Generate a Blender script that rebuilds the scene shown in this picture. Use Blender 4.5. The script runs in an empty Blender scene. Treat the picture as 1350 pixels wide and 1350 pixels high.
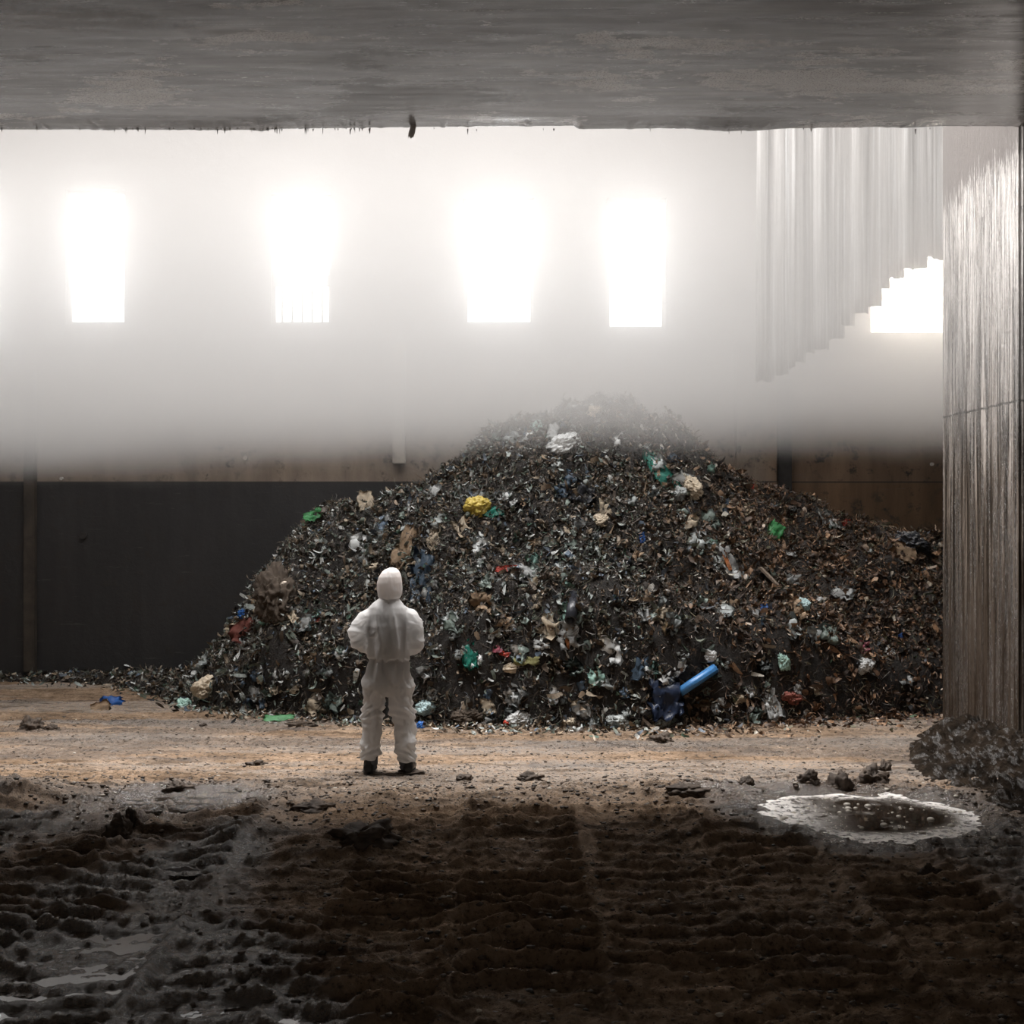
import bpy, bmesh, math, random
import numpy as np
from mathutils import Vector, Matrix, noise as mnoise

random.seed(7)
rng = np.random.default_rng(11)
C = bpy.context.scene
COL = C.collection
F = 1600.0            # focal length in pixels of a 1350 px frame
CAMZ = 2.29
WALL_Y = 16.65        # face of the back wall
SLAB_Y = 10.8         # far edge of the low ceiling slab
SLAB_Z = 5.71

# ------------------------------------------------------------------ helpers
def at(px, py, d):
    return Vector(((px - 675) / F * d, d, CAMZ + (675 - py) / F * d))

def link(name, me, mat=None, parent=None, smooth=False):
    o = bpy.data.objects.new(name, me)
    COL.objects.link(o)
    if mat is not None:
        me.materials.append(mat)
    if parent is not None:
        o.parent = parent
    if smooth:
        me.polygons.foreach_set('use_smooth', [True] * len(me.polygons))
    return o

def tag(o, label, cat=None, group=None, kind=None):
    o['label'] = label
    if cat: o['category'] = cat
    if group: o['group'] = group
    if kind: o['kind'] = kind
    return o

def struct(o, label=None):
    o['kind'] = 'structure'
    if label: o['label'] = label
    return o

def mesh_np(name, co, faces, attrs=None, colors=None):
    """co (n,3); faces (m,4) or (m,3) int arrays"""
    me = bpy.data.meshes.new(name)
    n, m, k = len(co), len(faces), faces.shape[1]
    me.vertices.add(n)
    me.vertices.foreach_set('co', np.asarray(co, np.float32).ravel())
    me.loops.add(m * k)
    me.loops.foreach_set('vertex_index', np.asarray(faces, np.int32).ravel())
    me.polygons.add(m)
    me.polygons.foreach_set('loop_start', np.arange(0, m * k, k, dtype=np.int32))
    me.update(calc_edges=True)
    for nm, v in (attrs or {}).items():
        a = me.attributes.new(nm, 'FLOAT', 'POINT')
        a.data.foreach_set('value', np.asarray(v, np.float32).ravel())
    if colors is not None:
        a = me.attributes.new('tint', 'FLOAT_COLOR', 'POINT')
        c4 = np.ones((n, 4), np.float32); c4[:, :3] = colors
        a.data.foreach_set('color', c4.ravel())
    me.validate()
    return me

def grid_faces(nr, nc):
    i = np.arange(nr - 1)[:, None] * nc + np.arange(nc - 1)[None, :]
    return np.stack([i, i + 1, i + nc + 1, i + nc], -1).reshape(-1, 4)

def box_mesh(name, x0, x1, y0, y1, z0, z1, bevel=0.0):
    bm = bmesh.new()
    bmesh.ops.create_cube(bm, size=1)
    for v in bm.verts:
        v.co = Vector(((x0 + x1) / 2 + v.co.x * (x1 - x0), (y0 + y1) / 2 + v.co.y * (y1 - y0), (z0 + z1) / 2 + v.co.z * (z1 - z0)))
    if bevel:
        bmesh.ops.bevel(bm, geom=list(bm.edges), offset=bevel, segments=2, affect='EDGES')
    me = bpy.data.meshes.new(name)
    bm.to_mesh(me); bm.free()
    return me

def _hash(ix, iy, seed):
    h = (ix.astype(np.int64) * 374761393 + iy.astype(np.int64) * 668265263 + seed * 974634777) & 0xffffffff
    h = ((h ^ (h >> 13)) * 1274126177) & 0xffffffff
    h = h ^ (h >> 16)
    return (h & 0xffff) / 65535.0

def vnoise(x, y, seed=0):
    x = np.asarray(x, float); y = np.asarray(y, float)
    ix = np.floor(x); iy = np.floor(y)
    fx = x - ix; fy = y - iy
    ux = fx * fx * fx * (fx * (fx * 6 - 15) + 10); uy = fy * fy * fy * (fy * (fy * 6 - 15) + 10)
    a = _hash(ix, iy, seed); b = _hash(ix + 1, iy, seed); c = _hash(ix, iy + 1, seed); d = _hash(ix + 1, iy + 1, seed)
    return (a * (1 - ux) + b * ux) * (1 - uy) + (c * (1 - ux) + d * ux) * uy      # 0..1

def fbm(x, y, seed=0, octv=4, gain=0.5):
    s = 0; a = 1; t = 0
    for k in range(octv):
        c, sn = math.cos(0.6 * k), math.sin(0.6 * k)
        s = s + a * (vnoise(x * c - y * sn, x * sn + y * c, seed + k * 17) - 0.5)
        t += a * 0.5; a *= gain; x = x * 2.03 + 5.1; y = y * 2.03 + 1.7
    return s / t                                                              # about -1..1

def ridged(x, y, seed=0, octv=3):
    s = 0; a = 1; t = 0
    for k in range(octv):
        s = s + a * (1 - np.abs(2 * vnoise(x, y, seed + 31 * k) - 1) * 1.6); t += a
        a *= 0.5; x = x * 2.1 + 3.3; y = y * 2.1 + 7.7
    return s / t

def sstep(a, b, x):
    t = np.clip((x - a) / (b - a), 0, 1)
    return t * t * (3 - 2 * t)

# ------------------------------------------------------------------ materials
class NT:
    def __init__(self, name):
        self.m = bpy.data.materials.new(name)
        self.m.use_nodes = True
        self.t = self.m.node_tree
        self.t.nodes.clear()
        self.out = self.t.nodes.new('ShaderNodeOutputMaterial')
    def n(self, typ, **kw):
        nd = self.t.nodes.new('ShaderNode' + typ)
        for k, v in kw.items():
            if k.startswith('i_'):
                key = k[2:].replace('_', ' ')
                self.set(nd, key, v)
            elif k.startswith('n_'):
                self.set(nd, int(k[2:]), v)
            else:
                setattr(nd, k, v)
        return nd
    def set(self, nd, key, v):
        s = nd.inputs[key]
        if hasattr(v, 'is_output') or isinstance(v, bpy.types.NodeSocket):
            self.t.links.new(v, s)
        else:
            s.default_value = v
    def coord(self, which='Object'):
        return self.n('TexCoord').outputs[which]
    def noise(self, scale, vec=None, detail=4, rough=0.55, stretch=None):
        vec = vec if vec is not None else self.coord()
        if stretch:
            mp = self.n('Mapping', i_Vector=vec, i_Scale=stretch)
            vec = mp.outputs[0]
        nd = self.n('TexNoise', i_Vector=vec, i_Scale=scale, i_Detail=detail, i_Roughness=rough)
        return nd.outputs['Fac']
    def ramp(self, fac, stops):
        r = self.n('ValToRGB', i_Fac=fac)
        els = r.color_ramp.elements
        while len(els) < len(stops): els.new(0.5)
        for e, (p, c) in zip(els, stops):
            e.position = p
            e.color = (*c, 1) if len(c) == 3 else c
        return r.outputs['Color']
    def val(self, fac, a, b, lo=0.0, hi=1.0):
        r = self.n('MapRange', i_Value=fac, n_1=a, n_2=b, n_3=lo, n_4=hi)
        return r.outputs[0]
    def math(self, op, a, b=0.0):
        return self.n('Math', operation=op, n_0=a, n_1=b).outputs[0]
    def mix(self, fac, a, b):
        m = self.n('Mix', data_type='RGBA', n_0=fac)
        self.set(m, 6, a if not isinstance(a, tuple) else (*a, 1)[:4])
        self.set(m, 7, b if not isinstance(b, tuple) else (*b, 1)[:4])
        return m.outputs[2]
    def bump(self, h, strength=0.5, dist=0.02, normal=None):
        b = self.n('Bump', i_Height=h, i_Strength=strength, i_Distance=dist)
        if normal is not None: self.set(b, 'Normal', normal)
        return b.outputs[0]
    def attr(self, name, out='Fac'):
        return self.n('Attribute', attribute_name=name).outputs[out]
    def bsdf(self, **kw):
        b = self.n('BsdfPrincipled')
        for k, v in kw.items():
            k = k.replace('_', ' ')
            if isinstance(v, tuple) and len(v) == 3: v = (*v, 1)
            self.set(b, k, v)
        return b
    def done(self, shader, slot='Surface'):
        self.t.links.new(shader.outputs[0] if hasattr(shader, 'outputs') else shader, self.out.inputs[slot])
        return self.m
    def pos(self):
        return self.n('SeparateXYZ', i_Vector=self.n('NewGeometry').outputs['Position']).outputs

def simple(name, col, rough=0.6, vary=0.25, scale=12, bump=0.3, **kw):
    t = NT(name)
    nz = t.noise(scale, detail=5)
    dark = tuple(c * (1 - vary) for c in col); lite = tuple(min(1, c * (1 + vary)) for c in col)
    c = t.ramp(nz, [(0.3, dark), (0.7, lite)])
    b = t.bsdf(Base_Color=c, Roughness=rough, Normal=t.bump(nz, bump, 0.01), **kw)
    return t.done(b)

# mud floor ---------------------------------------------------
def mat_floor():
    t = NT('mud')
    wet = t.attr('wet'); pale = t.attr('pale')
    n1 = t.noise(9, detail=8, rough=0.7)
    n2 = t.noise(55, detail=6, rough=0.75)
    n3 = t.noise(1.3, detail=5)
    n4 = t.noise(26, detail=6, rough=0.75)
    c = t.ramp(n1, [(0.28, (0.165, 0.110, 0.070)), (0.5, (0.35, 0.247, 0.168)), (0.72, (0.50, 0.375, 0.275))])
    c = t.mix(t.val(n3, 0.38, 0.62, 0, 0.5), c, (0.11, 0.07, 0.042))
    c = t.mix(t.math('MULTIPLY', pale, t.val(n4, 0.36, 0.56)), c, (0.34, 0.295, 0.255))
    st = t.noise(3.2, detail=7, rough=0.7, stretch=(0.45, 2.4, 1))
    c = t.mix(t.val(st, 0.50, 0.62, 0, 0.7), c, (0.075, 0.052, 0.036))
    c = t.mix(t.val(n4, 0.52, 0.66, 0, 0.8), c, (0.028, 0.019, 0.013))
    c = t.mix(t.math('MULTIPLY', wet, 0.7), c, (0.018, 0.012, 0.009))
    w2 = t.math('MULTIPLY', wet, t.val(n4, 0.3, 0.55, 0.5, 1.0))
    rough = t.val(w2, 0.0, 0.8, 0.78, 0.10)
    nrm = t.bump(n2, 0.9, 0.012, t.bump(n4, 0.8, 0.03))
    b = t.bsdf(Base_Color=c, Roughness=rough, Normal=nrm)
    t.set(b, 'IOR', t.val(wet, 0, 1, 1.08, 2.3))
    return t.done(b)

def mat_mudheap(name='black_wet_mud'):
    t = NT(name)
    n1 = t.noise(5, detail=8, rough=0.65)
    n2 = t.noise(24, detail=6, rough=0.7)
    rope = t.noise(6, detail=5, rough=0.6, stretch=(3.0, 0.8, 2.2))
    c = t.ramp(n1, [(0.3, (0.006, 0.005, 0.004)), (0.7, (0.030, 0.021, 0.014))])
    wet = t.val(rope, 0.52, 0.60)
    b = t.bsdf(Base_Color=c, Roughness=t.val(wet, 0, 1, 0.75, 0.27), Normal=t.bump(n2, 0.8, 0.03, t.bump(rope, 0.8, 0.06)))
    t.set(b, 'Specular IOR Level', t.val(wet, 0, 1, 0.04, 0.7))
    return t.done(b)

def mat_water(name='muddy_water', col=(0.03, 0.022, 0.016)):
    t = NT(name)
    foam = t.attr('foam')
    n1 = t.noise(14, detail=8, rough=0.75)
    n2 = t.noise(3, detail=3)
    m = t.math('MULTIPLY', foam, t.val(n1, 0.40, 0.52))
    rough = t.val(m, 0, 1, 0.035, 0.55)
    c = t.mix(m, col, (0.88, 0.83, 0.78))
    b = t.bsdf(Base_Color=c, Roughness=rough, IOR=3.6, Normal=t.bump(n2, 0.05, 0.02, t.bump(t.math('MULTIPLY', m, n1), 0.6, 0.01)))
    return t.done(b)

def mat_slab():
    t = NT('stained_concrete')
    st = t.noise(3.0, detail=8, rough=0.65, stretch=(0.16, 2.2, 2.2))
    st2 = t.noise(9.0, detail=6, rough=0.7, stretch=(0.12, 2.6, 2.6))
    bl = t.noise(0.55, detail=5, rough=0.6)
    gr = t.noise(70, detail=4, rough=0.7)
    c = t.ramp(st, [(0.3, (0.09, 0.082, 0.077)), (0.55, (0.17, 0.156, 0.147)), (0.75, (0.34, 0.315, 0.295))])
    c = t.mix(t.val(bl, 0.44, 0.6, 0, 0.55), c, (0.09, 0.082, 0.078))
    c = t.mix(t.math('MULTIPLY', t.val(st2, 0.60, 0.68), t.val(gr, 0.45, 0.6)), c, (0.52, 0.49, 0.46))
    ch = t.noise(1.0, detail=9, rough=0.72, stretch=(0.5, 1.3, 1))
    c = t.mix(t.val(ch, 0.57, 0.62, 0, 0.4), c, (0.05, 0.045, 0.042))
    c = t.mix(t.math('MULTIPLY', t.val(ch, 0.44, 0.42), t.val(gr, 0.38, 0.52)), c, (0.5, 0.465, 0.435))
    rough = t.math('ADD', t.val(st2, 0.4, 0.65, 0.27, 0.10), t.val(ch, 0.56, 0.62, 0, 0.15))
    b = t.bsdf(Base_Color=c, Roughness=rough, Normal=t.bump(gr, 0.3, 0.002, t.bump(st, 0.35, 0.003)))
    t.set(b, 'IOR', 2.1)
    return t.done(b)

def mat_pillar():
    t = NT('wet_streaked_concrete')
    P = t.pos(); z = P[2]
    v1 = t.noise(4.5, detail=8, rough=0.62, stretch=(3, 3, 0.10))
    v2 = t.noise(16, detail=6, rough=0.7, stretch=(3, 3, 0.07))
    gr = t.noise(24, detail=6, rough=0.75, stretch=(1, 1, 0.35))
    stroke = t.noise(9, detail=6, rough=0.75, stretch=(4, 4, 0.35))
    c = t.ramp(v1, [(0.40, (0.02, 0.016, 0.013)), (0.5, (0.13, 0.105, 0.085)), (0.60, (0.34, 0.285, 0.24))])
    big = t.noise(0.9, detail=4, rough=0.6, stretch=(1.6, 1.6, 0.5))
    # pale streaks painting the bright wet reflection into the upper wall's colour
    sheen_mask = t.math('MULTIPLY', t.val(t.math('ADD', z, t.math('MULTIPLY', v1, 3.0)), 4.1, 6.2), t.val(v2, 0.62, 0.44))
    c = t.mix(sheen_mask, c, (0.80, 0.765, 0.735))
    c = t.mix(t.math('MULTIPLY', t.val(v2, 0.50, 0.57), t.val(z, 5.6, 3.0, 0.35, 0.9)), c, (0.022, 0.017, 0.013))
    c = t.mix(t.math('MULTIPLY', t.val(gr, 0.54, 0.62), t.val(big, 0.4, 0.6, 0.2, 0.9)), c, (0.02, 0.016, 0.013))
    c = t.mix(t.val(big, 0.52, 0.66, 0, 0.6), c, (0.03, 0.023, 0.017))
    # dirt splashed up from the floor
    low = t.math('ADD', z, t.math('MULTIPLY', v1, -3.5))
    c = t.mix(t.val(low, 0.6, -1.2, 0, 0.85), c, (0.04, 0.027, 0.018))
    # dry, dull strip above the wet line
    dry = t.val(t.math('ADD', z, t.math('MULTIPLY', t.math('SUBTRACT', stroke, 0.5), 1.6)), 5.45, 5.6)
    c = t.mix(dry, c, (0.17, 0.155, 0.147))
    # cold joint
    wob = t.noise(5, detail=4)
    jz = t.math('ABSOLUTE', t.math('SUBTRACT', z, t.math('ADD', 3.27, t.math('MULTIPLY', wob, 0.06))))
    joint = t.val(jz, 0.0, 0.018, 1, 0)
    c = t.mix(joint, c, (0.02, 0.017, 0.014))
    wetr = t.val(gr, 0.35, 0.65, 0.12, 0.36)
    rough = t.math('ADD', wetr, t.math('MULTIPLY', dry, 0.5))
    v3 = t.noise(5.5, detail=5, rough=0.65, stretch=(2.4, 2.4, 0.09))
    band = t.val(v3, 0.46, 0.54)
    nrm = t.bump(gr, 0.9, 0.022, t.bump(v2, 0.6, 0.02))
    b = t.bsdf(Base_Color=c, Roughness=rough, Normal=nrm)
    t.set(b, 'IOR', t.math('MINIMUM', t.val(dry, 0, 1, 3.0, 1.3), t.val(t.math('MAXIMUM', band, t.val(z, 2.6, 4.2)), 0, 1, 1.06, 2.2)))
    return t.done(b)

def mat_backwall():
    t = NT('grimy_wall_panels')
    P = t.pos(); z = P[2]; x = P[0]
    v = t.noise(2.2, detail=8, rough=0.6, stretch=(2, 1, 0.35))
    bl = t.noise(1.1, detail=6, rough=0.65)
    sp = t.noise(6.5, detail=7, rough=0.7)
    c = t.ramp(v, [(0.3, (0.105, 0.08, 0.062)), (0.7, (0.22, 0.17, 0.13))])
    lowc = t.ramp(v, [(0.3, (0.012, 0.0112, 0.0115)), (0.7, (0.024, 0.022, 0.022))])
    # the right bay keeps a brown rust coat, the push wall on the left is near black
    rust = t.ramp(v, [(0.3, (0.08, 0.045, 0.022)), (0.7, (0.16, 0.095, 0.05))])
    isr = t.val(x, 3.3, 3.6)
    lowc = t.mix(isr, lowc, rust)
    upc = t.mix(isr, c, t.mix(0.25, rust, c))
    upc = t.mix(t.val(z, 4.1, 4.5), upc, (0.045, 0.04, 0.037))  # upper wall darkened in its colour to dim it behind the bright haze
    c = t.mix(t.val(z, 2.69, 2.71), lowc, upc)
    c = t.mix(t.math('MULTIPLY', t.val(sp, 0.54, 0.62), t.val(bl, 0.42, 0.6)), c, (0.02, 0.016, 0.013))
    seam = t.val(t.math('ABSOLUTE', t.math('SUBTRACT', z, 2.70)), 0.0, 0.016, 1, 0)
    c = t.mix(seam, c, (0.01, 0.009, 0.008))
    scr = t.noise(3.2, detail=6, rough=0.7, stretch=(0.5, 1, 6))
    c = t.mix(t.val(scr, 0.63, 0.70, 0, 0.45), c, (0.10, 0.09, 0.085))
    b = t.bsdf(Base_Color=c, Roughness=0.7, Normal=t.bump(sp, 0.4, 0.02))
    return t.done(b)

def mat_tint(name, rough=0.6, trans=0.0):
    t = NT(name)
    c = t.attr('tint', 'Color')
    nz = t.noise(30, detail=4)
    c = t.mix(t.val(nz, 0.3, 0.7, 0.0, 0.5), c, (0.02, 0.016, 0.012))
    b = t.bsdf(Base_Color=c, Roughness=rough)
    if trans:
        tr = t.n('BsdfTranslucent', i_Color=c)
        mx = t.n('MixShader', n_0=trans, n_1=b.outputs[0], n_2=tr.outputs[0])
        return t.done(mx)
    return t.done(b)

def mat_heap():
    t = NT('decomposed_waste')
    n1 = t.noise(9, detail=8, rough=0.7)
    n2 = t.noise(45, detail=6, rough=0.7)
    c = t.ramp(n1, [(0.3, (0.006, 0.0045, 0.0035)), (0.55, (0.02, 0.0145, 0.0105)), (0.8, (0.06, 0.044, 0.031))])
    b = t.bsdf(Base_Color=c, Roughness=0.7, Normal=t.bump(n2, 1.0, 0.03, t.bump(n1, 0.8, 0.06)))
    return t.done(b)

def plastic(name, col, rough=0.38, trans=0.15, dirt=0.45):
    t = NT(name)
    nz = t.noise(11, detail=6, rough=0.7)
    d = tuple(c * 0.22 for c in col)
    c = t.mix(t.val(nz, 0.48, 0.70, 0, dirt * 1.4), col, d)
    b = t.bsdf(Base_Color=c, Roughness=rough, Normal=t.bump(nz, 0.4, 0.01))
    tr = t.n('BsdfTranslucent', i_Color=c)
    return t.done(t.n('MixShader', n_0=trans, n_1=b.outputs[0], n_2=tr.outputs[0]))

def mat_suit():
    t = NT('white_nonwoven_fabric')
    nz = t.noise(9, detail=5, rough=0.6)
    fi = t.noise(180, detail=2)
    c = t.ramp(nz, [(0.3, (0.80, 0.79, 0.78)), (0.7, (0.90, 0.89, 0.88))])
    b = t.bsdf(Base_Color=c, Roughness=0.55, Normal=t.bump(fi, 0.1, 0.003, t.bump(nz, 0.3, 0.02)))
    tr = t.n('BsdfTranslucent', i_Color=(0.92, 0.91, 0.90, 1))
    return t.done(t.n('MixShader', n_0=0.52, n_1=b.outputs[0], n_2=tr.outputs[0]))

def mat_pane(name, col, strength):
    t = NT(name)
    nz = t.noise(4, detail=4)
    e = t.n('Emission', i_Color=(*col, 1), i_Strength=t.val(nz, 0.2, 0.8, strength * 0.85, strength * 1.15))
    return t.done(e)

def mat_curtain():
    t = NT('dirty_translucent_plastic')
    v = t.noise(5, detail=6, rough=0.65, stretch=(5, 5, 0.08))
    c = t.ramp(v, [(0.3, (0.22, 0.21, 0.20)), (0.55, (0.42, 0.41, 0.40)), (0.72, (0.72, 0.74, 0.75))])
    b = t.bsdf(Base_Color=c, Roughness=0.35)
    tr = t.n('BsdfTranslucent', i_Color=c)
    return t.done(t.n('MixShader', n_0=0.35, n_1=b.outputs[0], n_2=tr.outputs[0]))

def mat_fog():
    t = NT('dusty_steam')
    P = t.pos()
    nz = t.noise(0.45, detail=3, rough=0.5, stretch=(1, 1, 1.6))
    zz = t.math('ADD', P[2], t.math('MULTIPLY', t.math('SUBTRACT', nz, 0.5), 0.9))
    zz = t.math('ADD', zz, t.val(P[0], -6.0, 1.0, 0.30, 0.0))
    f = t.n('MapRange', interpolation_type='SMOOTHSTEP', i_Value=zz, n_1=FOG_Z0, n_2=FOG_Z1, n_3=0.0, n_4=1.0).outputs[0]
    g = t.n('MapRange', interpolation_type='SMOOTHSTEP', i_Value=P[1], n_1=FOG_Y0, n_2=FOG_Y1, n_3=0.085, n_4=1.0).outputs[0]
    h = t.math('MULTIPLY', t.val(P[2], 3.1, 4.8, 1.5, 1.1), t.val(P[2], 4.5, 7.0, 1.0, 0.2))
    d = t.math('MULTIPLY', t.math('MULTIPLY', t.math('MULTIPLY', f, h), g), FOG_D)
    a = FOG_ALB; k = 0.35
    v = t.n('VolumeScatter', i_Color=(1, 0.975, 0.955, 1), i_Density=t.math('MULTIPLY', d, a * (1 - k)), i_Anisotropy=0.2)
    v2 = t.n('VolumeScatter', i_Color=(1, 0.975, 0.955, 1), i_Density=t.math('MULTIPLY', d, a * k), i_Anisotropy=0.88)
    ab = t.n('VolumeAbsorption', i_Color=(0, 0, 0, 1), i_Density=t.math('MULTIPLY', d, 1 - a))
    s1 = t.n('AddShader', n_0=v.outputs[0], n_1=v2.outputs[0])
    return t.done(t.n('AddShader', n_0=s1.outputs[0], n_1=ab.outputs[0]), 'Volume')

PANE = 27
FOG_Z0, FOG_Z1, FOG_D = 2.9, 3.75, 0.62
FOG_Y0, FOG_Y1, FOG_ALB = 11.9, 13.9, 0.75

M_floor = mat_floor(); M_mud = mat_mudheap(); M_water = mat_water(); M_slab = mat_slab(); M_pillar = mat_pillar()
M_wall = mat_backwall(); M_heap = mat_heap(); M_shred = mat_tint('shredded_scraps', 0.6); M_suit = mat_suit()
M_side = simple('side_wall_concrete', (0.10, 0.088, 0.078), 0.75, 0.3, 2.0)
M_steel = simple('weathered_steel', (0.30, 0.26, 0.22), 0.5, 0.35, 6)
M_rust = simple('rusty_steel', (0.28, 0.14, 0.055), 0.7, 0.4, 8)
M_post = simple('dull_brown_steel', (0.035, 0.027, 0.02), 0.7, 0.5, 5)
M_frame = simple('grey_window_frame', (0.35, 0.33, 0.31), 0.5, 0.2, 8)
M_pane = mat_pane('daylit_frosted_glass', (1.0, 0.98, 0.95), PANE)
M_panew = mat_pane('warm_daylit_glass', (1.0, 0.87, 0.72), PANE * 2.6)
M_curt = mat_curtain()
M_boot = simple('black_rubber', (0.02, 0.018, 0.017), 0.45, 0.4, 15)
M_wood = simple('rotten_wood', (0.22, 0.17, 0.13), 0.7, 0.4, 20)

# ------------------------------------------------------------------ floor
def tracks(x, y):
    h = np.zeros_like(x)
    #  centre x at y=5.5, slope, curve, width, phase, depth
    TR = [(-3.75, 0.02, 0.00, .80, .1, .9), (-2.95, -.05, .01, .78, .4, 1.1), (-2.2, -.06, .01, .80, .5, 1.2), (-1.45, .06, -.012, .78, .0, .8), (-0.72, .02, .006, .80, .3, 1.0),
          (0.10, -.015, .0, .82, .8, 1.2), (0.88, .04, -.004, .80, .2, .8), (1.62, .0, .008, .78, .6, .95), (2.4, .05, .0, .80, .9, .8), (3.2, .02, 0.0, .8, .35, .8)]
    xw = x + .05 * fbm(x * 3, y * 3, 400, 3); yw = y + .06 * fbm(x * 3.3, y * 3.3, 401, 3)
    brk = vnoise(x * 5, y * 5, 402)
    for k, (a, b, c, w, ph, dp) in enumerate(TR):
        yy = y - 5.5
        cx = a + b * yy + c * yy * yy
        u = (xw - cx) / (w / 2)
        m = sstep(1.08, 0.88, np.abs(u))
        per = 0.225 + .025 * math.sin(k * 2.7)
        s = (yw + 0.07 * np.abs(u) ** 1.5 * (1 if k % 2 else -1)) / per + ph
        fr = s - np.floor(s)
        lug = np.where(fr < .38, np.sin(fr / .38 * np.pi) * 1.15, -.35 * np.sin((fr - .38) / .62 * np.pi) ** .5)
        wear = np.clip(0.15 + 1.15 * vnoise(x * 1.5, y * 1.1, 80 + k), 0, 1.2) * (0.55 + .75 * brk)
        h = h * (1 - m) + m * (0.046 * dp * wear * lug - 0.018 * dp)
        sh = np.exp(-((np.abs(u) - 1.02) / 0.13) ** 2)
        h = h + sh * 0.030 * dp * np.clip(2 * vnoise(x * 5, y * 4, 90 + k) - .5, 0, 1.5)
    return h, None

#      cx, cy, rx, ry, rot, level
POOLS = [(2.72, 9.22, 0.86, 0.74, -0.25, -0.012), (-2.62, 9.72, 0.55, 0.38, 0.0, -0.012), (-2.4, 5.95, 0.95, 0.78, 0.1, -0.034), (-1.25, 5.35, 0.42, 0.42, 0.2, -0.036),
         (-2.05, 8.05, 0.32, 0.34, 0.0, -0.02), (1.95, 10.05, .42, .2, 0.1, -0.018)]
def pool_d(x, y, p):
    cx, cy, rx, ry, r, lv = p
    dx, dy = x - cx, y - cy
    u = (dx * math.cos(r) + dy * math.sin(r)) / rx; v = (-dx * math.sin(r) + dy * math.cos(r)) / ry
    return np.sqrt(u * u + v * v) + 0.16 * fbm(x * 2.2, y * 2.2, 333, 3)

def floor_h(x, y):
    h, _ = tracks(x, y)
    front = sstep(10.4, 9.2, y)                  # zone with tread prints
    h = h * front
    mid = np.exp(-((y - 9.95) / 0.55) ** 2)      # churned strip at the edge of the slab
    h = h + front * (0.040 * fbm(x * 1.1, y * 1.1, 3, 3) + 0.022 * fbm(x * 6, y * 6, 4, 4) + 0.020 * fbm(x * 15, y * 15, 6, 3) + .022 * np.maximum(0, ridged(x * 9, y * 9, 8, 3) - .42) + .012 * np.maximum(0, fbm(x * 24, y * 24, 11, 2)))
    h = h + mid * (0.10 * np.maximum(0, fbm(x * 2.3, y * 4.2, 9, 5) + 0.05) + .03 * np.maximum(0, ridged(x * 6, y * 7, 10, 2) - .35))
    back = 1 - front
    h = h + back * (0.016 * fbm(x * 0.8, y * 3.5, 12, 4) + 0.016 * fbm(x * 5, y * 12, 13, 4) + .012 * fbm(x * 16, y * 20, 14, 2))
    pale = back * sstep(-.15, 0.22, fbm(x * 0.28, y * 2.2, 21, 5)) + .35 * front * sstep(.2, .5, fbm(x * .5, y * 1.6, 24, 4)) * sstep(8.4, 9.6, y)
    wet = back * .6 * sstep(0.1, 0.4, fbm(x * 0.30, y * 1.9, 25, 4)) + front * sstep(0.0, 0.45, fbm(x * 0.7, y * 0.7, 22, 4)) * 0.12
    wet = wet + (0.25 + 0.6 * sstep(-.25, .3, fbm(x * 1.6, y * 1.6, 26, 4))) * sstep(-1.0, -2.4, x) * front
    wet = wet + 0.7 * sstep(2.6, 3.4, x) * sstep(9, 8.2, y) * front
    near = np.zeros_like(h)
    for i, p in enumerate(POOLS):
        d = pool_d(x, y, p)
        m = sstep(1.12, 0.72, d)
        keep = 0.06 if i == 0 else 0.9
        h = h * (1 - m) + m * (h * keep + (-0.040 if i == 0 else -0.020))
        wet = np.maximum(wet, sstep(1.7, 1.05, d))
        if i == 0:
            h = h + 0.02 * np.exp(-((d - 1.15) / 0.12) ** 2)
    # broad hump on the left edge and a few shallow mounds
    for cx, cy, r, a in [(-4.2, 9.55, 0.55, 0.20), (-1.15, 8.15, 0.42, 0.10), (-0.78, 6.0, .26, .055), (1.3, 8.75, .5, .06), (-1.75, 8.45, .35, .06)]:
        h = h + a * np.exp(-(((x - cx) / r) ** 2 + ((y - cy) / (r * .7)) ** 2)) * (1 + 0.5 * fbm(x * 5, y * 5, 44, 4))
    return h, np.clip(wet, 0, 1), np.clip(pale, 0, 1)

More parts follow.
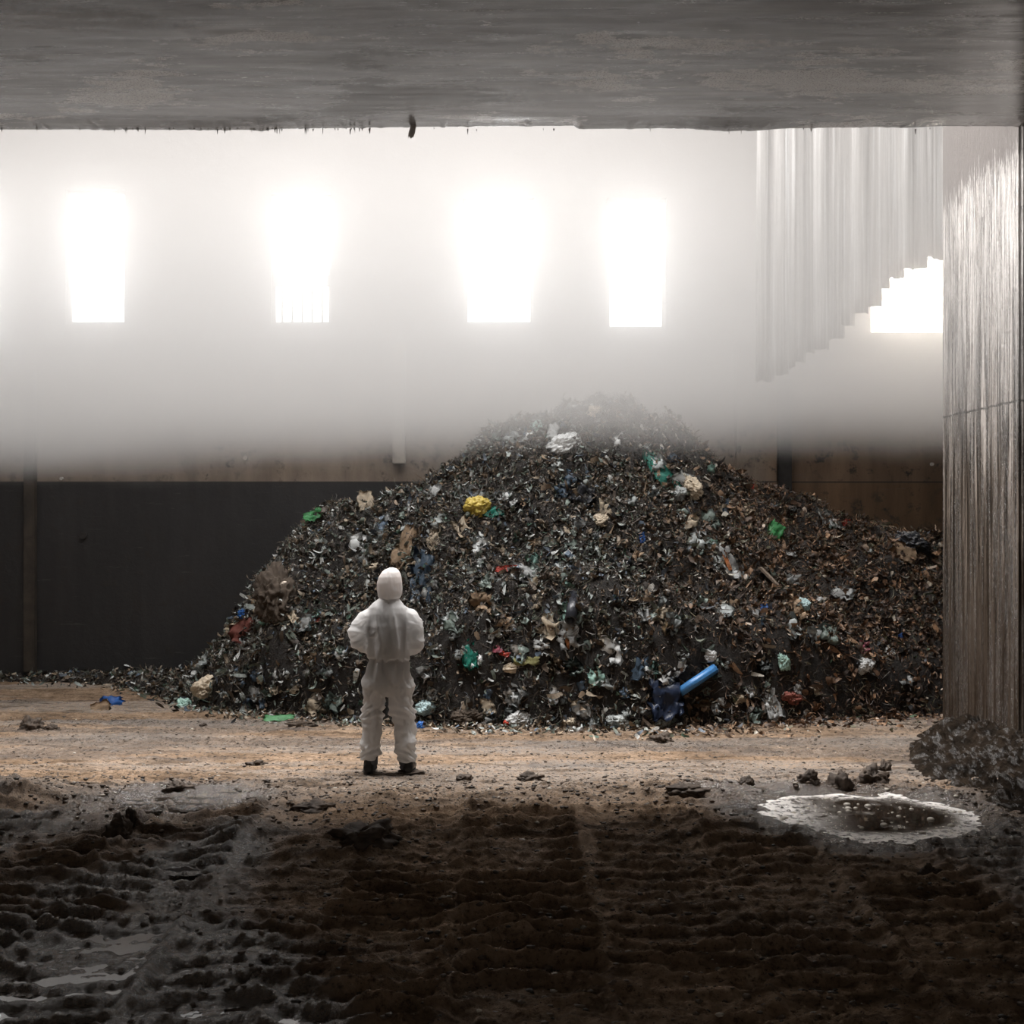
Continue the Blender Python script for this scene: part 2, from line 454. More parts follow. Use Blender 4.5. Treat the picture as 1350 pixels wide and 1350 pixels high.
SIL = np.array([(-60, 905), (60, 898), (200, 897), (240, 893), (300, 838), (335, 775), (362, 735), (392, 700), (415, 683), (480, 655), (540, 636), (600, 597), (640, 566), (680, 546),
                (735, 541), (790, 536), (835, 545), (868, 566), (920, 588), (965, 622), (1020, 642), (1075, 662), (1130, 690), (1180, 706), (1250, 706), (1330, 740)], float)
RIDGE = 15.25
SILX = (SIL[:, 0] - 675) / F * RIDGE
SILZ = CAMZ + (675 - SIL[:, 1]) / F * RIDGE
TOE = np.array([(-60, 897), (150, 903), (230, 925), (300, 938), (400, 944), (520, 952), (640, 957), (760, 960), (880, 962), (960, 958), (1050, 951), (1150, 946), (1260, 945), (1340, 940)], float)
TOED = CAMZ * F / (TOE[:, 1] - 675)
TOEX = (TOE[:, 0] - 675) / F * TOED
def build_floor():
    xs = np.unique(np.concatenate([np.arange(-9, -4.8, 0.06), np.arange(-4.8, 4.8, 0.012), np.arange(4.8, 9.01, 0.06)]))
    ys = np.concatenate([np.arange(-3, 4.6, 0.2), np.arange(4.6, 8.0, 0.011), np.arange(8.0, 10.8, 0.014), np.arange(10.8, WALL_Y + 0.05, 0.022)])
    X, Y = np.meshgrid(xs, ys)
    h, wet, pale = floor_h(X, Y)
    co = np.stack([X, Y, h], -1).reshape(-1, 3)
    me = mesh_np('floor', co, grid_faces(len(ys), len(xs)), {'wet': wet, 'pale': pale})
    o = link('floor', me, M_floor, smooth=True)
    struct(o, 'brown muddy floor printed with rows of tyre treads')
    # loose crumbs of mud; the pale ones paint glints into the colour
    n = 42000
    x = rng.uniform(-6, 6, n); q = rng.random(n); y = np.where(q < .25, rng.normal(9.9, .5, n), np.where(q < .6, rng.uniform(9.9, 13.6, n), rng.uniform(4.9, 9.9, n)))
    k = (np.abs(x) < y * .46) & (y < np.interp(x, TOEX, TOED) + .05); x, y = x[k], y[k]
    hh, ww, _ = floor_h(x, y)
    k = np.ones(len(x), bool)
    for p in POOLS: k &= pool_d(x, y, p) > 1.0
    x, y, hh = x[k], y[k], hh[k]; n = len(x)
    bm = bmesh.new(); bmesh.ops.create_icosphere(bm, subdivisions=1, radius=1)
    bv = np.array([v.co[:] for v in bm.verts]); bf = np.array([[v.index for v in f.verts] for f in bm.faces]); bm.free()
    r = .004 + .020 * rng.random(n) ** 5 * np.where(y > 10.4, .7, 1)
    co = bv[None] * r[:, None, None] * rng.uniform(.55, 1.25, (n, len(bv), 1)) * np.array([1.25, 1, .6])
    co = co + np.stack([x, y, hh], 1)[:, None]
    col = np.array([.06, .042, .029]) * rng.uniform(.3, 2.4, (n, 1))
    pl = rng.random(n) < .05; col[pl] = np.array([.5, .45, .38]) * rng.uniform(.6, 1.2, (pl.sum(), 1)); 
    f = (np.arange(n)[:, None, None] * len(bv) + bf[None]).reshape(-1, 3)
    c = link('mud_crumbs', mesh_np('mud_crumbs', co.reshape(-1, 3), f, colors=np.repeat(col, len(bv), 0)), M_shred, o)
    c['kind'] = 'stuff'; c['label'] = 'loose crumbs of mud and pale flecks painted as glints'
build_floor()

# puddles
def build_puddle(i, label, foam=False, mat=M_water):
    p = POOLS[i]
    cx, cy, rx, ry, r, lv = p
    n = 90
    u = np.linspace(-1.25, 1.25, n); U, V = np.meshgrid(u, u)
    X = cx + U * rx * 1.1; Y = cy + V * ry * 1.1
    d = pool_d(X, Y, p)
    h = floor_h(X, Y)[0]
    ok = (d < 1.08)
    fo = np.zeros_like(d)
    if foam:
        edge = sstep(0.55, 0.93, d) * 1.0
        left = sstep(-0.1, -0.75, U) * 0.8
        fo = np.clip(np.maximum(edge, left) + 0.25 * sstep(0.25, 0.6, fbm(X * 7, Y * 7, 71, 3)), 0, 1)
    f = grid_faces(n, n)
    f = f[ok.ravel()[f].all(1)]
    used = np.unique(f); mp = -np.ones(n * n, int); mp[used] = np.arange(len(used))
    co = np.stack([X, Y, np.full_like(X, lv)], -1).reshape(-1, 3)[used]
    o = link('puddle', mesh_np('puddle', co, mp[f], {'foam': fo.ravel()[used]}), mat, smooth=True)
    tag(o, label, 'puddle')
    return o
pd = build_puddle(0, 'foam-rimmed brown puddle in front of the black mud bank', True)
def bubbles(parent):
    bm = bmesh.new()
    cx, cy, rx, ry, r, lv = POOLS[0]
    for k in range(70):
        a = random.uniform(0, 6.28); q = random.uniform(0.2, 0.92)
        x = cx + math.cos(a) * q * rx * .95; y = cy + math.sin(a) * q * ry * .95
        s = random.choice([.006, .008, .012, .012, .02, .03])
        bmesh.ops.create_uvsphere(bm, u_segments=8, v_segments=5, radius=s, matrix=Matrix.Translation((x, y, lv)) @ Matrix.Diagonal((1, 1, .55, 1)))
    me = bpy.data.meshes.new('foam_bubbles'); bm.to_mesh(me); bm.free()
    o = link('foam_bubbles', me, plastic('pale_foam', (0.62, 0.57, 0.5), .25, .2, .1), parent, True)
    o['kind'] = 'stuff'; o['label'] = 'pale foam bubbles floating on the puddle'
bubbles(pd)
build_puddle(1, 'shallow wet patch with ripples between ruts left of the person')
build_puddle(2, 'bright reflecting puddle between tyre ridges in the bottom left corner')
build_puddle(3, 'small shining puddle at the bottom edge right of the corner puddle')
build_puddle(4, 'thin puddle lying in a tyre rut below the left wet patch')
build_puddle(5, 'narrow wet streak left of the foam-rimmed puddle')

# ------------------------------------------------------------------ waste heap
LUMPS = [(-2.75, 14.2, .34, .42, .32), (-2.3, 14.9, .4, .35, .22), (-.55, 13.0, .5, .4, .20), (.9, 13.1, .55, .4, .22), (2.05, 13.05, .45, .4, .18), (.35, 14.6, .6, .3, .18), (2.0, 14.9, .45, .4, .2),
         (-.9, 14.4, .5, .3, .2), (3.2, 13.7, .6, .5, .16), (1.3, 15.1, .4, .3, .15), (-1.6, 13.4, .5, .4, .16), (4.6, 14.6, .5, .6, .25)]
def heap_h(x, y):
    x = np.asarray(x, float); y = np.asarray(y, float)
    zr = np.interp(x, SILX, SILZ)
    yt = np.interp(x, TOEX, TOED) + 0.12 * fbm(x * 1.6, x * 0 + 3, 7, 3)
    zr = np.maximum(zr, 0.02)
    t = (y - yt) / np.maximum(RIDGE - yt, 0.3)
    s = np.clip(t, 0, 1)
    prof = 0.20 * sstep(0, .10, s) + 0.80 * (s ** 0.95)
    # slight terraces
    prof = prof + 0.035 * np.sin(s * 15 + 2.0 * fbm(x * .8, y * .8, 15, 2)) * s * (1 - s) * 2
    bk = sstep(RIDGE, RIDGE + 1.6, y)
    h = zr * np.minimum(prof, 1.0) * (1 - 0.45 * bk)
    m = sstep(0.0, 0.14, t)
    big = m * np.clip(zr / 1.2, 0.15, 1)
    for cx, cy, rx, ry, a in LUMPS:
        q = ((x - cx) / rx) ** 2 + ((y - cy) / ry) ** 2
        h = h + a * np.exp(-q * q) * m
    h = h + big * (0.10 * fbm(x * 1.2, y * 1.2, 30, 2) + 0.17 * fbm(x * 3.0, y * 3.0, 32, 3)) + m * (0.075 * fbm(x * 8, y * 8, 34, 3) + 0.03 * ridged(x * 16, y * 16, 35, 2) - .02)
    return h * sstep(-0.15, 0.02, t) - 0.06 * sstep(0.05, -0.1, t)

def heap_top(x, y):
    return float(heap_h(np.array([x]), np.array([y]))[0])

def hit(px, py):
    d = np.arange(11.5, WALL_Y, 0.01)
    X = (px - 675) / F * d; Z = CAMZ + (675 - py) / F * d
    g = np.maximum(heap_h(X, d), 0.0)
    k = np.where(Z <= g)[0]
    i = k[0] if len(k) else len(d) - 1
    return Vector((X[i], d[i], float(g[i])))

def hnormal(x, y, e=0.12):
    hx = (heap_top(x + e, y) - heap_top(x - e, y)) / (2 * e); hy = (heap_top(x, y + e) - heap_top(x, y - e)) / (2 * e)
    return Vector((-hx, -hy, 1)).normalized()

def build_heap():
    xs = np.arange(-8.8, 7.2, 0.028); ys = np.arange(12.4, WALL_Y - 0.02, 0.025)
    X, Y = np.meshgrid(xs, ys)
    h = heap_h(X, Y)
    co = np.stack([X, Y, h], -1)
    co[..., 1] -= 0.07 * ridged(X * 3, h * 4, 50, 3) * sstep(.15, .5, h)
    f = grid_faces(len(ys), len(xs))
    keep = (h.ravel()[f] > -0.055).any(1)
    f = f[keep]; used = np.unique(f); mp = -np.ones(h.size, int); mp[used] = np.arange(len(used))
    o = link('waste_heap', mesh_np('waste_heap', co.reshape(-1, 3)[used], mp[f]), M_heap, smooth=True)
    tag(o, 'huge brown heap of shredded rubbish against the back wall', 'waste heap')
    return o
heap = build_heap()

def palette(n, X):
    pal = np.array([(.030, .021, .015), (.055, .038, .026), (.085, .060, .040), (.15, .105, .068), (.26, .19, .125), (.36, .29, .21), (.11, .13, .10), (.17, .21, .18), (.36, .40, .38), (.62, .64, .62), (.05, .065, .085), (.10, .14, .19), (.06, .13, .09)])
    wl = np.array([.13, .13, .11, .10, .08, .06, .08, .09, .09, .08, .03, .03, .02])
    wr = np.array([.16, .18, .18, .17, .12, .06, .03, .02, .03, .02, .01, .01, .01])
    a = rng.choice(len(pal), n, p=wl / wl.sum()); b = rng.choice(len(pal), n, p=wr / wr.sum())
    k = np.where(rng.random(n) < np.clip((X - 1.0) / 2.2, 0, 1), b, a)
    c = pal[k] * rng.uniform(.75, 1.25, (n, 1))
    c = c * (1 + np.clip((X - 1.0) / 2.2, 0, 1)[:, None] * np.array([.32, .02, -.16]))
    return c

def ribbons(n, x, y, z, nx, L, W, curl, seg=4):
    """n bent strips as one vertex/face array; nx = surface normals (n,3)"""
    r = rng.normal(size=(n, 3)); r[:, 2] -= 0.5
    t = r - (r * nx).sum(1, keepdims=True) * nx
    t /= np.linalg.norm(t, axis=1, keepdims=True) + 1e-9
    lift = rng.uniform(-.25, .75, (n, 1))
    t = t + nx * lift; t /= np.linalg.norm(t, axis=1, keepdims=True)
    b = np.cross(nx, t); b /= np.linalg.norm(b, axis=1, keepdims=True) + 1e-9
    tw = rng.uniform(-1.2, 1.2, (n, 1))
    up = np.cross(t, b)
    b = b * np.cos(tw) + up * np.sin(tw)
    up = np.cross(t, b)
    P = np.stack([x, y, z], 1) + nx * rng.uniform(-0.01, 0.035, (n, 1))
    ang = np.zeros(n); co = []
    dtw = rng.uniform(-.6, .6, n)
    cur = P - t * (L / 2)[:, None]
    for s in range(seg + 1):
        ww = W * (0.55 + 0.45 * math.sin(math.pi * (s + .6) / (seg + 1.2))) * rng.uniform(.75, 1.1, n)
        bb = b * np.cos(dtw * s)[:, None] + up * np.sin(dtw * s)[:, None]
        co.append(cur - bb * ww[:, None] / 2); co.append(cur + bb * ww[:, None] / 2)
        d = t * np.cos(ang)[:, None] + up * np.sin(ang)[:, None]
        cur = cur + d * (L / seg)[:, None]
        ang = ang + curl * rng.uniform(.4, 1.4, n)
    k = 2 * (seg + 1)
    co = np.stack(co, 1)
    base = np.arange(n)[:, None, None] * k
    q = np.array([[2 * s, 2 * s + 1, 2 * s + 3, 2 * s + 2] for s in range(seg)])[None]
    return co.reshape(-1, 3), (base + q).reshape(-1, 4), k

def np_normals(x, y, e=0.05):
    hx = (heap_h(x + e, y) - heap_h(x - e, y)) / (2 * e); hy = (heap_h(x, y + e) - heap_h(x, y - e)) / (2 * e)
    n = np.stack([-hx, -hy, np.ones_like(hx)], 1)
    return n / np.linalg.norm(n, axis=1, keepdims=True)

def sample_heap(n):
    out = []
    while sum(len(o) for o in out) < n:
        x = rng.uniform(-8.0, 6.6, n * 2); y = rng.uniform(12.5, WALL_Y - .1, n * 2)
        h = heap_h(x, y)
        main = h > 0.0
        w = np.where((x < -4.3) | (y > 15.9), 0.3, 1.0)
        k = main & (rng.random(len(x)) < w)
        out.append(np.stack([x[k], y[k], h[k]], 1))
    return np.concatenate(out)[:n]

def build_shreds():
    n = 92000
    p = sample_heap(n); nrm = np_normals(p[:, 0], p[:, 1])
    p[:, 1] -= 0.03
    q = rng.random(n)
    fib = q < .58; big = q > .92
    L = np.where(fib, rng.uniform(.05, .20, n), np.where(big, rng.uniform(.09, .20, n), rng.uniform(.04, .10, n)))
    W = np.where(fib, rng.uniform(.003, .010, n), np.where(big, rng.uniform(.035, .075, n), rng.uniform(.012, .038, n)))
    cu = np.where(fib, rng.uniform(-.6, .6, n), rng.uniform(-.9, .9, n))
    co, f, k = ribbons(n, p[:, 0], p[:, 1], p[:, 2], nrm, L, W, cu, 5)
    pc = palette(n, p[:, 0])
    pc[fib] = np.minimum(pc[fib], .16) * np.array([1.05, .95, .85])
    col = np.repeat(pc, k, 0)
    # litter trailing onto the floor in front of the toe
    m = 2600
    xx = rng.uniform(-6.6, 5.0, m)
    yt = np.interp(xx, TOEX, TOED)
    yy = yt - np.abs(rng.normal(0, .28, m)) + .08
    yy = np.where(xx < -4.2, yy + rng.uniform(0, 1.2, m) * 0.6, yy)
    zf = np.maximum(floor_h(xx, yy)[0], heap_h(xx, yy)) + .006
    nn = np.tile(np.array([[0, 0, 1.0]]), (m, 1))
    co2, f2, k2 = ribbons(m, xx, yy, zf, nn, rng.uniform(.03, .12, m), rng.uniform(.01, .05, m), rng.uniform(-.3, .3, m))
    col2 = np.repeat(palette(m, xx) * 1.1, k2, 0)
    co = np.concatenate([co, co2]); f = np.concatenate([f, f2 + len(col)]); col = np.concatenate([col, col2])
    o = link('shredded_litter', mesh_np('shredded_litter', co, f, colors=col), M_shred, heap)
    o['kind'] = 'stuff'; o['label'] = 'tangled brown and grey shreds covering the heap'
build_shreds()

# ------------------------------------------------------------------ rubbish items
PL = {
 'white': plastic('white_film', (.72, .73, .72)), 'grey': plastic('pale_grey_film', (.48, .51, .50)), 'greygreen': plastic('grey_green_film', (.33, .40, .36)),
 'cream': plastic('cream_paper', (.62, .52, .39), .6, .05), 'tan': plastic('tan_cardboard', (.44, .31, .20), .75, 0.0), 'teal': plastic('teal_film', (.04, .33, .25)),
 'green': plastic('green_film', (.10, .42, .15)), 'blue': plastic('blue_film', (.03, .16, .52)), 'slate': plastic('slate_blue_film', (.10, .15, .21)),
 'red': plastic('red_print', (.62, .08, .05)), 'pink': plastic('pink_film', (.75, .25, .33)), 'yellow': plastic('yellow_film', (.66, .50, .10)), 'mint': plastic('pale_mint_film', (.45, .68, .60)),
 'black': plastic('black_film', (.025, .027, .034), .3, .0), 'orange': plastic('orange_film', (.60, .24, .09)), 'brown': plastic('soiled_sacking', (.06, .042, .028), .85, 0.0),
 'palecyan': plastic('pale_cyan_film', (.52, .70, .72)), 'olive': plastic('olive_cloth', (.40, .38, .16), .7, 0), 'navy': plastic('navy_film', (.03, .045, .09), .35, 0), 'darkred': plastic('dark_red_cloth', (.24, .07, .05), .7, 0)}

def frame(n, rot):
    n = n.normalized()
    a = Vector((1, 0, 0)) if abs(n.x) < .9 else Vector((0, 1, 0))
    u = (a - n * a.dot(n)).normalized(); v = n.cross(u)
    u2 = u * math.cos(rot) + v * math.sin(rot); v2 = n.cross(u2)
    return Matrix((u2, v2, n)).transposed()

def sheet_mesh(name, w, h, seed, crump=.25, nu=7, nv=7, ragged=.15, mats=('white',), patch=None):
    """a torn crumpled sheet lying about the local xy plane"""
    bm = bmesh.new(); rows = []
    rd = random.Random(seed)
    off = Vector((rd.uniform(0, 99), rd.uniform(0, 99), rd.uniform(0, 99)))
    m = min(w, h)
    for j in range(nv):
        r = []
        for i in range(nu):
            u = i / (nu - 1) - .5; v = j / (nv - 1) - .5
            edge = max(abs(u), abs(v)) * 2
            sx = 1 + ragged * edge * mnoise.noise(Vector((u * 5, v * 5, 0)) + off) * 2
            taper = 1 - .35 * abs(v) * 2 * rd.random()
            p = Vector((u * w * sx * taper, v * h * sx, 0))
            q = Vector((u * 2.6, v * 2.6 * h / w, seed % 7)) + off
            z = (1 - abs(mnoise.noise(q)) * 2.4) * m * crump + mnoise.noise(q * 2.7) * m * crump * .7
            p.z = z - m * crump * .5 + m * .08
            p.x += mnoise.noise(q * 1.9 + Vector((9, 0, 0))) * m * crump * .6
            p.y += mnoise.noise(q * 1.9 + Vector((0, 9, 0))) * m * crump * .6
            r.append(bm.verts.new(p))
        rows.append(r)
    for j in range(nv - 1):
        for i in range(nu - 1):
            f = bm.faces.new((rows[j][i], rows[j][i + 1], rows[j + 1][i + 1], rows[j + 1][i]))
            f.smooth = True
    bmesh.ops.solidify(bm, geom=list(bm.faces), thickness=.0025)
    me = bpy.data.meshes.new(name); bm.to_mesh(me); bm.free()
    return me

def bag_mesh(name, w, h, d, seed, crump=.3, sub=5, knot=False):
    """a lumpy half-filled bag"""
    bm = bmesh.new()
    bmesh.ops.create_icosphere(bm, subdivisions=sub, radius=.5)
    rd = random.Random(seed); off = Vector((rd.uniform(0, 99), rd.uniform(0, 99), rd.uniform(0, 99)))
    for v in bm.verts:
        p = v.co.copy(); n = p.normalized()
        k = 1 + crump * (mnoise.noise(n * 1.3 + off) * .9 - abs(mnoise.noise(n * 2.6 + off)) * .75 + abs(mnoise.noise(n * 4.5 + off)) * -.7 - abs(mnoise.noise(n * 9 + off)) * .5 - abs(mnoise.noise(n * 17 + off)) * .28)
        if knot and n.y > .75: k += (n.y - .75) * 2.2
        p = Vector((p.x * w, p.y * h, p.z * d)) * k
        v.co = p
    for f in bm.faces: f.smooth = True
    me = bpy.data.meshes.new(name); bm.to_mesh(me); bm.free()
    return me

PX = 14.0 / F      # metres per pixel at heap distance, refined per item
def put(me, name, mat, px, py, rot=0, lift=.03, normal=None, roll=None):
    p = hit(px, py)
    n = normal or (hnormal(p.x, p.y, .2) + Vector((0, -.35, .1))).normalized()
    o = link(name, me, mat)
    M = frame(n, rot)
    o.matrix_world = Matrix.Translation(p + n * lift) @ M.to_4x4()
    return o

ITEMS = [  # kind, name, x0,y0,x1,y1, colour, rot(deg), label, category
 ('sheet', 'plastic_sheet', 843, 615, 897, 635, 'teal', -58, 'long green plastic sheet hanging near the right of the heap top', 'plastic sheet'),
 ('bag', 'plastic_bag', 666, 943, 702, 963, 'white', 0, 'white bag with a red corner at the foot of the heap', 'bag'),
 ('bag', 'plastic_bag', 612, 656, 650, 684, 'yellow', 20, 'crumpled yellow bag on the upper left slope', 'bag'),
 ('sheet', 'plastic_bag', 639, 672, 665, 686, 'teal', 10, 'teal bag right beside the crumpled yellow bag', 'bag'),
 ('bag', 'plastic_bag', 722, 574, 768, 602, 'white', 25, 'large white bag just below the heap peak', 'bag'),
 ('sheet', 'plastic_bag', 722, 562, 736, 582, 'white', 80, 'upright white scrap behind the large white peak bag', 'bag'),
 ('bag', 'paper_bag', 777, 679, 809, 698, 'cream', 25, 'cream paper bag lying in the middle of the heap', 'bag'),
 ('bag', 'paper_bag', 774, 538, 796, 553, 'cream', 0, 'pale cream bag on the very peak of the heap', 'bag'),
 ('sheet', 'plastic_bag', 940, 722, 968, 766, 'white', 15, 'torn white bag with an orange streak on the right slope', 'bag'),
 ('sheet', 'bin_bag', 853, 900, 897, 950, 'navy', 8, 'dark navy bin bag beside the blue pipe', 'bin bag'),
 ('sheet', 'cloth', 134, 921, 163, 938, 'blue', 0, 'blue cloth on the floor left of the heap', 'cloth'),
 ('sheet', 'cardboard_flap', 120, 927, 146, 944, 'tan', 25, 'tan cardboard flap under the blue cloth', 'cardboard'),
 ('bag', 'plastic_bag', 314, 804, 332, 818, 'blue', 0, 'blue bag at the far left edge of the heap', 'bag'),
 ('sheet', 'plastic_bag', 308, 820, 342, 846, 'darkred', 25, 'dull red bag below the far left blue bag', 'bag'),
 ('bag', 'plastic_bag', 232, 922, 252, 941, 'mint', 0, 'small pale green bag at the left tip of the heap', 'bag'),
 ('sheet', 'plastic_strip', 350, 945, 388, 954, 'green', 3, 'bright green strip lying on the floor left of the person', 'plastic strip'),
 ('sheet', 'plastic_bag', 610, 849, 630, 882, 'teal', 5, 'ragged teal bag in the hollow right of the person', 'bag'),
 ('sheet', 'plastic_scrap', 646, 858, 662, 867, 'pink', 0, 'pink scrap right of the ragged teal bag', 'plastic scrap'),
 ('sheet', 'plastic_scrap', 658, 865, 672, 871, 'red', -15, 'small red scrap touching the pink scrap', 'plastic scrap'),
 ('bag', 'cloth', 650, 876, 698, 888, 'cream', 5, 'long cream cloth below the pink scrap', 'cloth'),
 ('sheet', 'cloth', 680, 871, 712, 882, 'olive', -5, 'olive cloth at the right end of the cream cloth', 'cloth'),
 ('bag', 'plastic_bag', 548, 926, 575, 946, 'palecyan', 0, 'pale cyan bag right of the person at knee height', 'bag'),
 ('bag', 'plastic_bag', 548, 952, 561, 966, 'blue', 0, 'small blue bag on the floor right of the person', 'bag'),
 ('sheet', 'packaging', 655, 750, 684, 758, 'red', 0, 'red printed wrapper on the middle of the heap', 'packaging'),
 ('sheet', 'packaging', 672, 748, 706, 772, 'white', -20, 'white wrapper under the red printed wrapper', 'packaging'),
 ('bag', 'plastic_bag', 632, 768, 646, 778, 'green', 0, 'green bag below the red and white wrappers', 'bag'),
 ('sheet', 'plastic_bag', 472, 650, 492, 678, 'cream', 8, 'beige rag standing up on the left ridge', 'rag'),
 ('sheet', 'plastic_scrap', 402, 676, 426, 692, 'green', 10, 'green scrap on the left shoulder of the heap', 'plastic scrap'),
 ('sheet', 'cloth', 566, 690, 584, 728, 'cream', -12, 'long beige cloth hanging above the person at left', 'cloth'),
 ('sheet', 'cloth', 522, 698, 546, 752, 'tan', -22, 'tan rag hanging down right behind the hooded head', 'cloth'),
 ('bag', 'foam_piece', 478, 745, 506, 758, 'cream', 15, 'cream foam piece left of the hooded head', 'foam'),
 ('sheet', 'plastic_sheet', 544, 732, 572, 800, 'slate', -4, 'slate blue sheet hanging right of the person', 'plastic sheet'),
 ('sheet', 'plastic_sheet', 735, 630, 764, 662, 'slate', -35, 'upper slate sheet below the heap peak', 'plastic sheet'),
 ('sheet', 'plastic_sheet', 752, 645, 785, 672, 'black', -35, 'black sheet beside the upper slate sheet', 'plastic sheet'),
 ('bag', 'plastic_bag', 1022, 864, 1040, 890, 'mint', 10, 'pale mint bag on the lower right slope', 'bag'),
 ('bag', 'carton', 1050, 789, 1068, 810, 'palecyan', 20, 'pale blue and white carton on the right slope', 'carton'),
 ('bag', 'cloth', 1028, 918, 1058, 934, 'darkred', -5, 'dark red bundle at the right foot of the heap', 'cloth'),
 ('sheet', 'plastic_sheet', 1004, 914, 1026, 952, 'white', 15, 'long white film at the foot right of the pipe', 'plastic sheet'),
 ('bag', 'sacking', 898, 628, 924, 662, 'cream', 30, 'pale sack right of the long green sheet', 'sack'),
 ('bag', 'plastic_bag', 886, 642, 904, 662, 'grey', 0, 'grey bag between the green sheet and pale sack', 'bag'),
 ('bag', 'tarpaulin', 1172, 704, 1226, 736, 'black', -22, 'black tarpaulin humped near the concrete wall', 'tarpaulin'),
 ('sheet', 'cloth', 1172, 722, 1206, 744, 'tan', -30, 'tan cloth below the black tarpaulin', 'cloth'),
 ('sheet', 'plastic_scrap', 1184, 838, 1198, 846, 'blue', -10, 'blue scrap on the far right slope', 'plastic scrap'),
 ('bag', 'plastic_bag', 1126, 868, 1152, 892, 'white', 0, 'white clump of film on the lower far right', 'bag'),
 ('sheet', 'carton', 1128, 850, 1146, 866, 'pink', 0, 'pinkish carton above the far right white clump', 'carton'),
 ('bag', 'sack', 338, 752, 396, 836, 'brown', 10, 'bulging mud-caked sack on the left flank', 'sack'),
 ('bag', 'plastic_bag', 252, 896, 288, 922, 'cream', 10, 'dirty cream bag at the lower left of the heap', 'bag'),
 ('bag', 'plastic_bag', 926, 862, 944, 880, 'white', 20, 'white bag just above the blue pipe', 'bag'),
 ('bag', 'plastic_bag', 866, 944, 884, 960, 'grey', 20, 'grey white bag at the foot left of the pipe', 'bag'),
 ('bag', 'plastic_bag', 800, 944, 830, 962, 'grey', -10, 'grey bag at the foot of the heap centre', 'bag'),
 ('sheet', 'plastic_bag', 776, 886, 796, 908, 'mint', 0, 'mint film in the centre of the lower heap', 'bag'),
 ('sheet', 'packaging', 745, 835, 754, 856, 'orange', 15, 'orange packet in the dark central hollow', 'packaging'),
 ('sheet', 'packaging', 734, 828, 764, 858, 'white', 10, 'white film around the orange packet', 'packaging'),
 ('sheet', 'plastic_bag', 396, 806, 420, 822, 'mint', 0, 'mint film left of the person at shoulder height', 'bag'),
 ('sheet', 'plastic_bag', 386, 818, 410, 834, 'palecyan', 10, 'pale blue film below the left mint film', 'bag'),
 ('sheet', 'plastic_scrap', 408, 818, 424, 823, 'red', 0, 'red scrap right of the left mint film', 'plastic scrap'),
 ('sheet', 'plastic_scrap', 842, 704, 850, 718, 'blue', 0, 'blue scrap on the upper centre slope', 'plastic scrap'),
 ('sheet', 'plastic_scrap', 1108, 688, 1122, 698, 'red', 0, 'red scrap on the right ridge', 'plastic scrap'),
 ('sheet', 'plastic_scrap', 1002, 798, 1014, 812, 'blue', -30, 'blue scrap on the right slope left of the carton', 'plastic scrap'),
 ('sheet', 'plastic_bag', 1010, 690, 1030, 716, 'green', -30, 'green film on the upper right slope', 'bag'),
 ('sheet', 'plastic_scrap', 984, 640, 994, 650, 'red', 0, 'tiny red scrap on the upper right ridge', 'plastic scrap'),
 ('bag', 'rag_bundle', 376, 952, 420, 962, 'brown', 0, 'brown rags on the floor left of the person', 'rags'),
 ('bag', 'rag_bundle', 596, 940, 640, 962, 'brown', 0, 'brown bundle at the foot right of the person', 'rags'),
 ('bag', 'paper_bag', 742, 948, 760, 964, 'cream', 0, 'cream lump at the foot right of the white bag', 'bag'),
]
def build_items():
    for k, (kind, name, x0, y0, x1, y1, colr, rot, label, cat) in enumerate(ITEMS):
        cx, cy = (x0 + x1) / 2, (y0 + y1) / 2
        p = hit(cx, cy)
        s = p.y / F
        w, h = (x1 - x0) * s, (y1 - y0) * s
        n = (hnormal(p.x, p.y, .2) * .6 + Vector((0, -.8, .35))).normalized()
        if kind == 'sheet':
            if 45 < abs(rot) <= 135: w, h = max(w, h) * 1.25, min(w, h) * .95
            me = sheet_mesh(name, w * 1.12, h * 1.15, k * 13 + 5, .22, 10, 10, .16)
        else:
            me = bag_mesh(name, w * 1.12, h * 1.2, min(w, h) * .9, k * 7 + 3, .42)
        lift = .035 if kind == 'sheet' else min(w, h) * .18
        o = put(me, name, PL[colr], cx, cy, math.radians(rot), lift, n)
        tag(o, label, cat)
        if 'red corner' in label:
            ch = link('red_corner', bag_mesh('red_corner', w * .3, h * .5, h * .5, 77, .3, 3), PL['red'], o)
            ch.location = (-w * .42, -h * .22, h * .12); ch['label'] = 'red printed corner'
        if 'orange streak' in label:
            ch = link('orange_streak', sheet_mesh('orange_streak', w * .25, h * .7, 5, .1, 5, 8), PL['orange'], o)
            ch.location = (w * .05, 0, .035); ch['label'] = 'orange streak'
build_items()

def tube_mesh(name, r, L, wall=.006, seg=24, jag=0.0):
    bm = bmesh.new(); prof = [(r, 0), (r, L), (r - wall, L), (r - wall, 0)]
    rings = []
    for rr, z in prof:
        rings.append([bm.verts.new((rr * math.cos(6.2832 * i / seg), rr * math.sin(6.2832 * i / seg), z + (jag * math.sin(i * 2.3) if z else 0))) for i in range(seg)])
    for a in range(4):
        A, B = rings[a], rings[(a + 1) % 4]
        for i in range(seg):
            f = bm.faces.new((A[i], A[(i + 1) % seg], B[(i + 1) % seg], B[i])); f.smooth = a in (0, 2)
    bmesh.ops.recalc_face_normals(bm, faces=bm.faces)
    me = bpy.data.meshes.new(name); bm.to_mesh(me); bm.free()
    return me

def aim(o, a, b):
    o.matrix_world = Matrix.Translation(a) @ (b - a).to_track_quat('Z', 'Y').to_matrix().to_4x4()

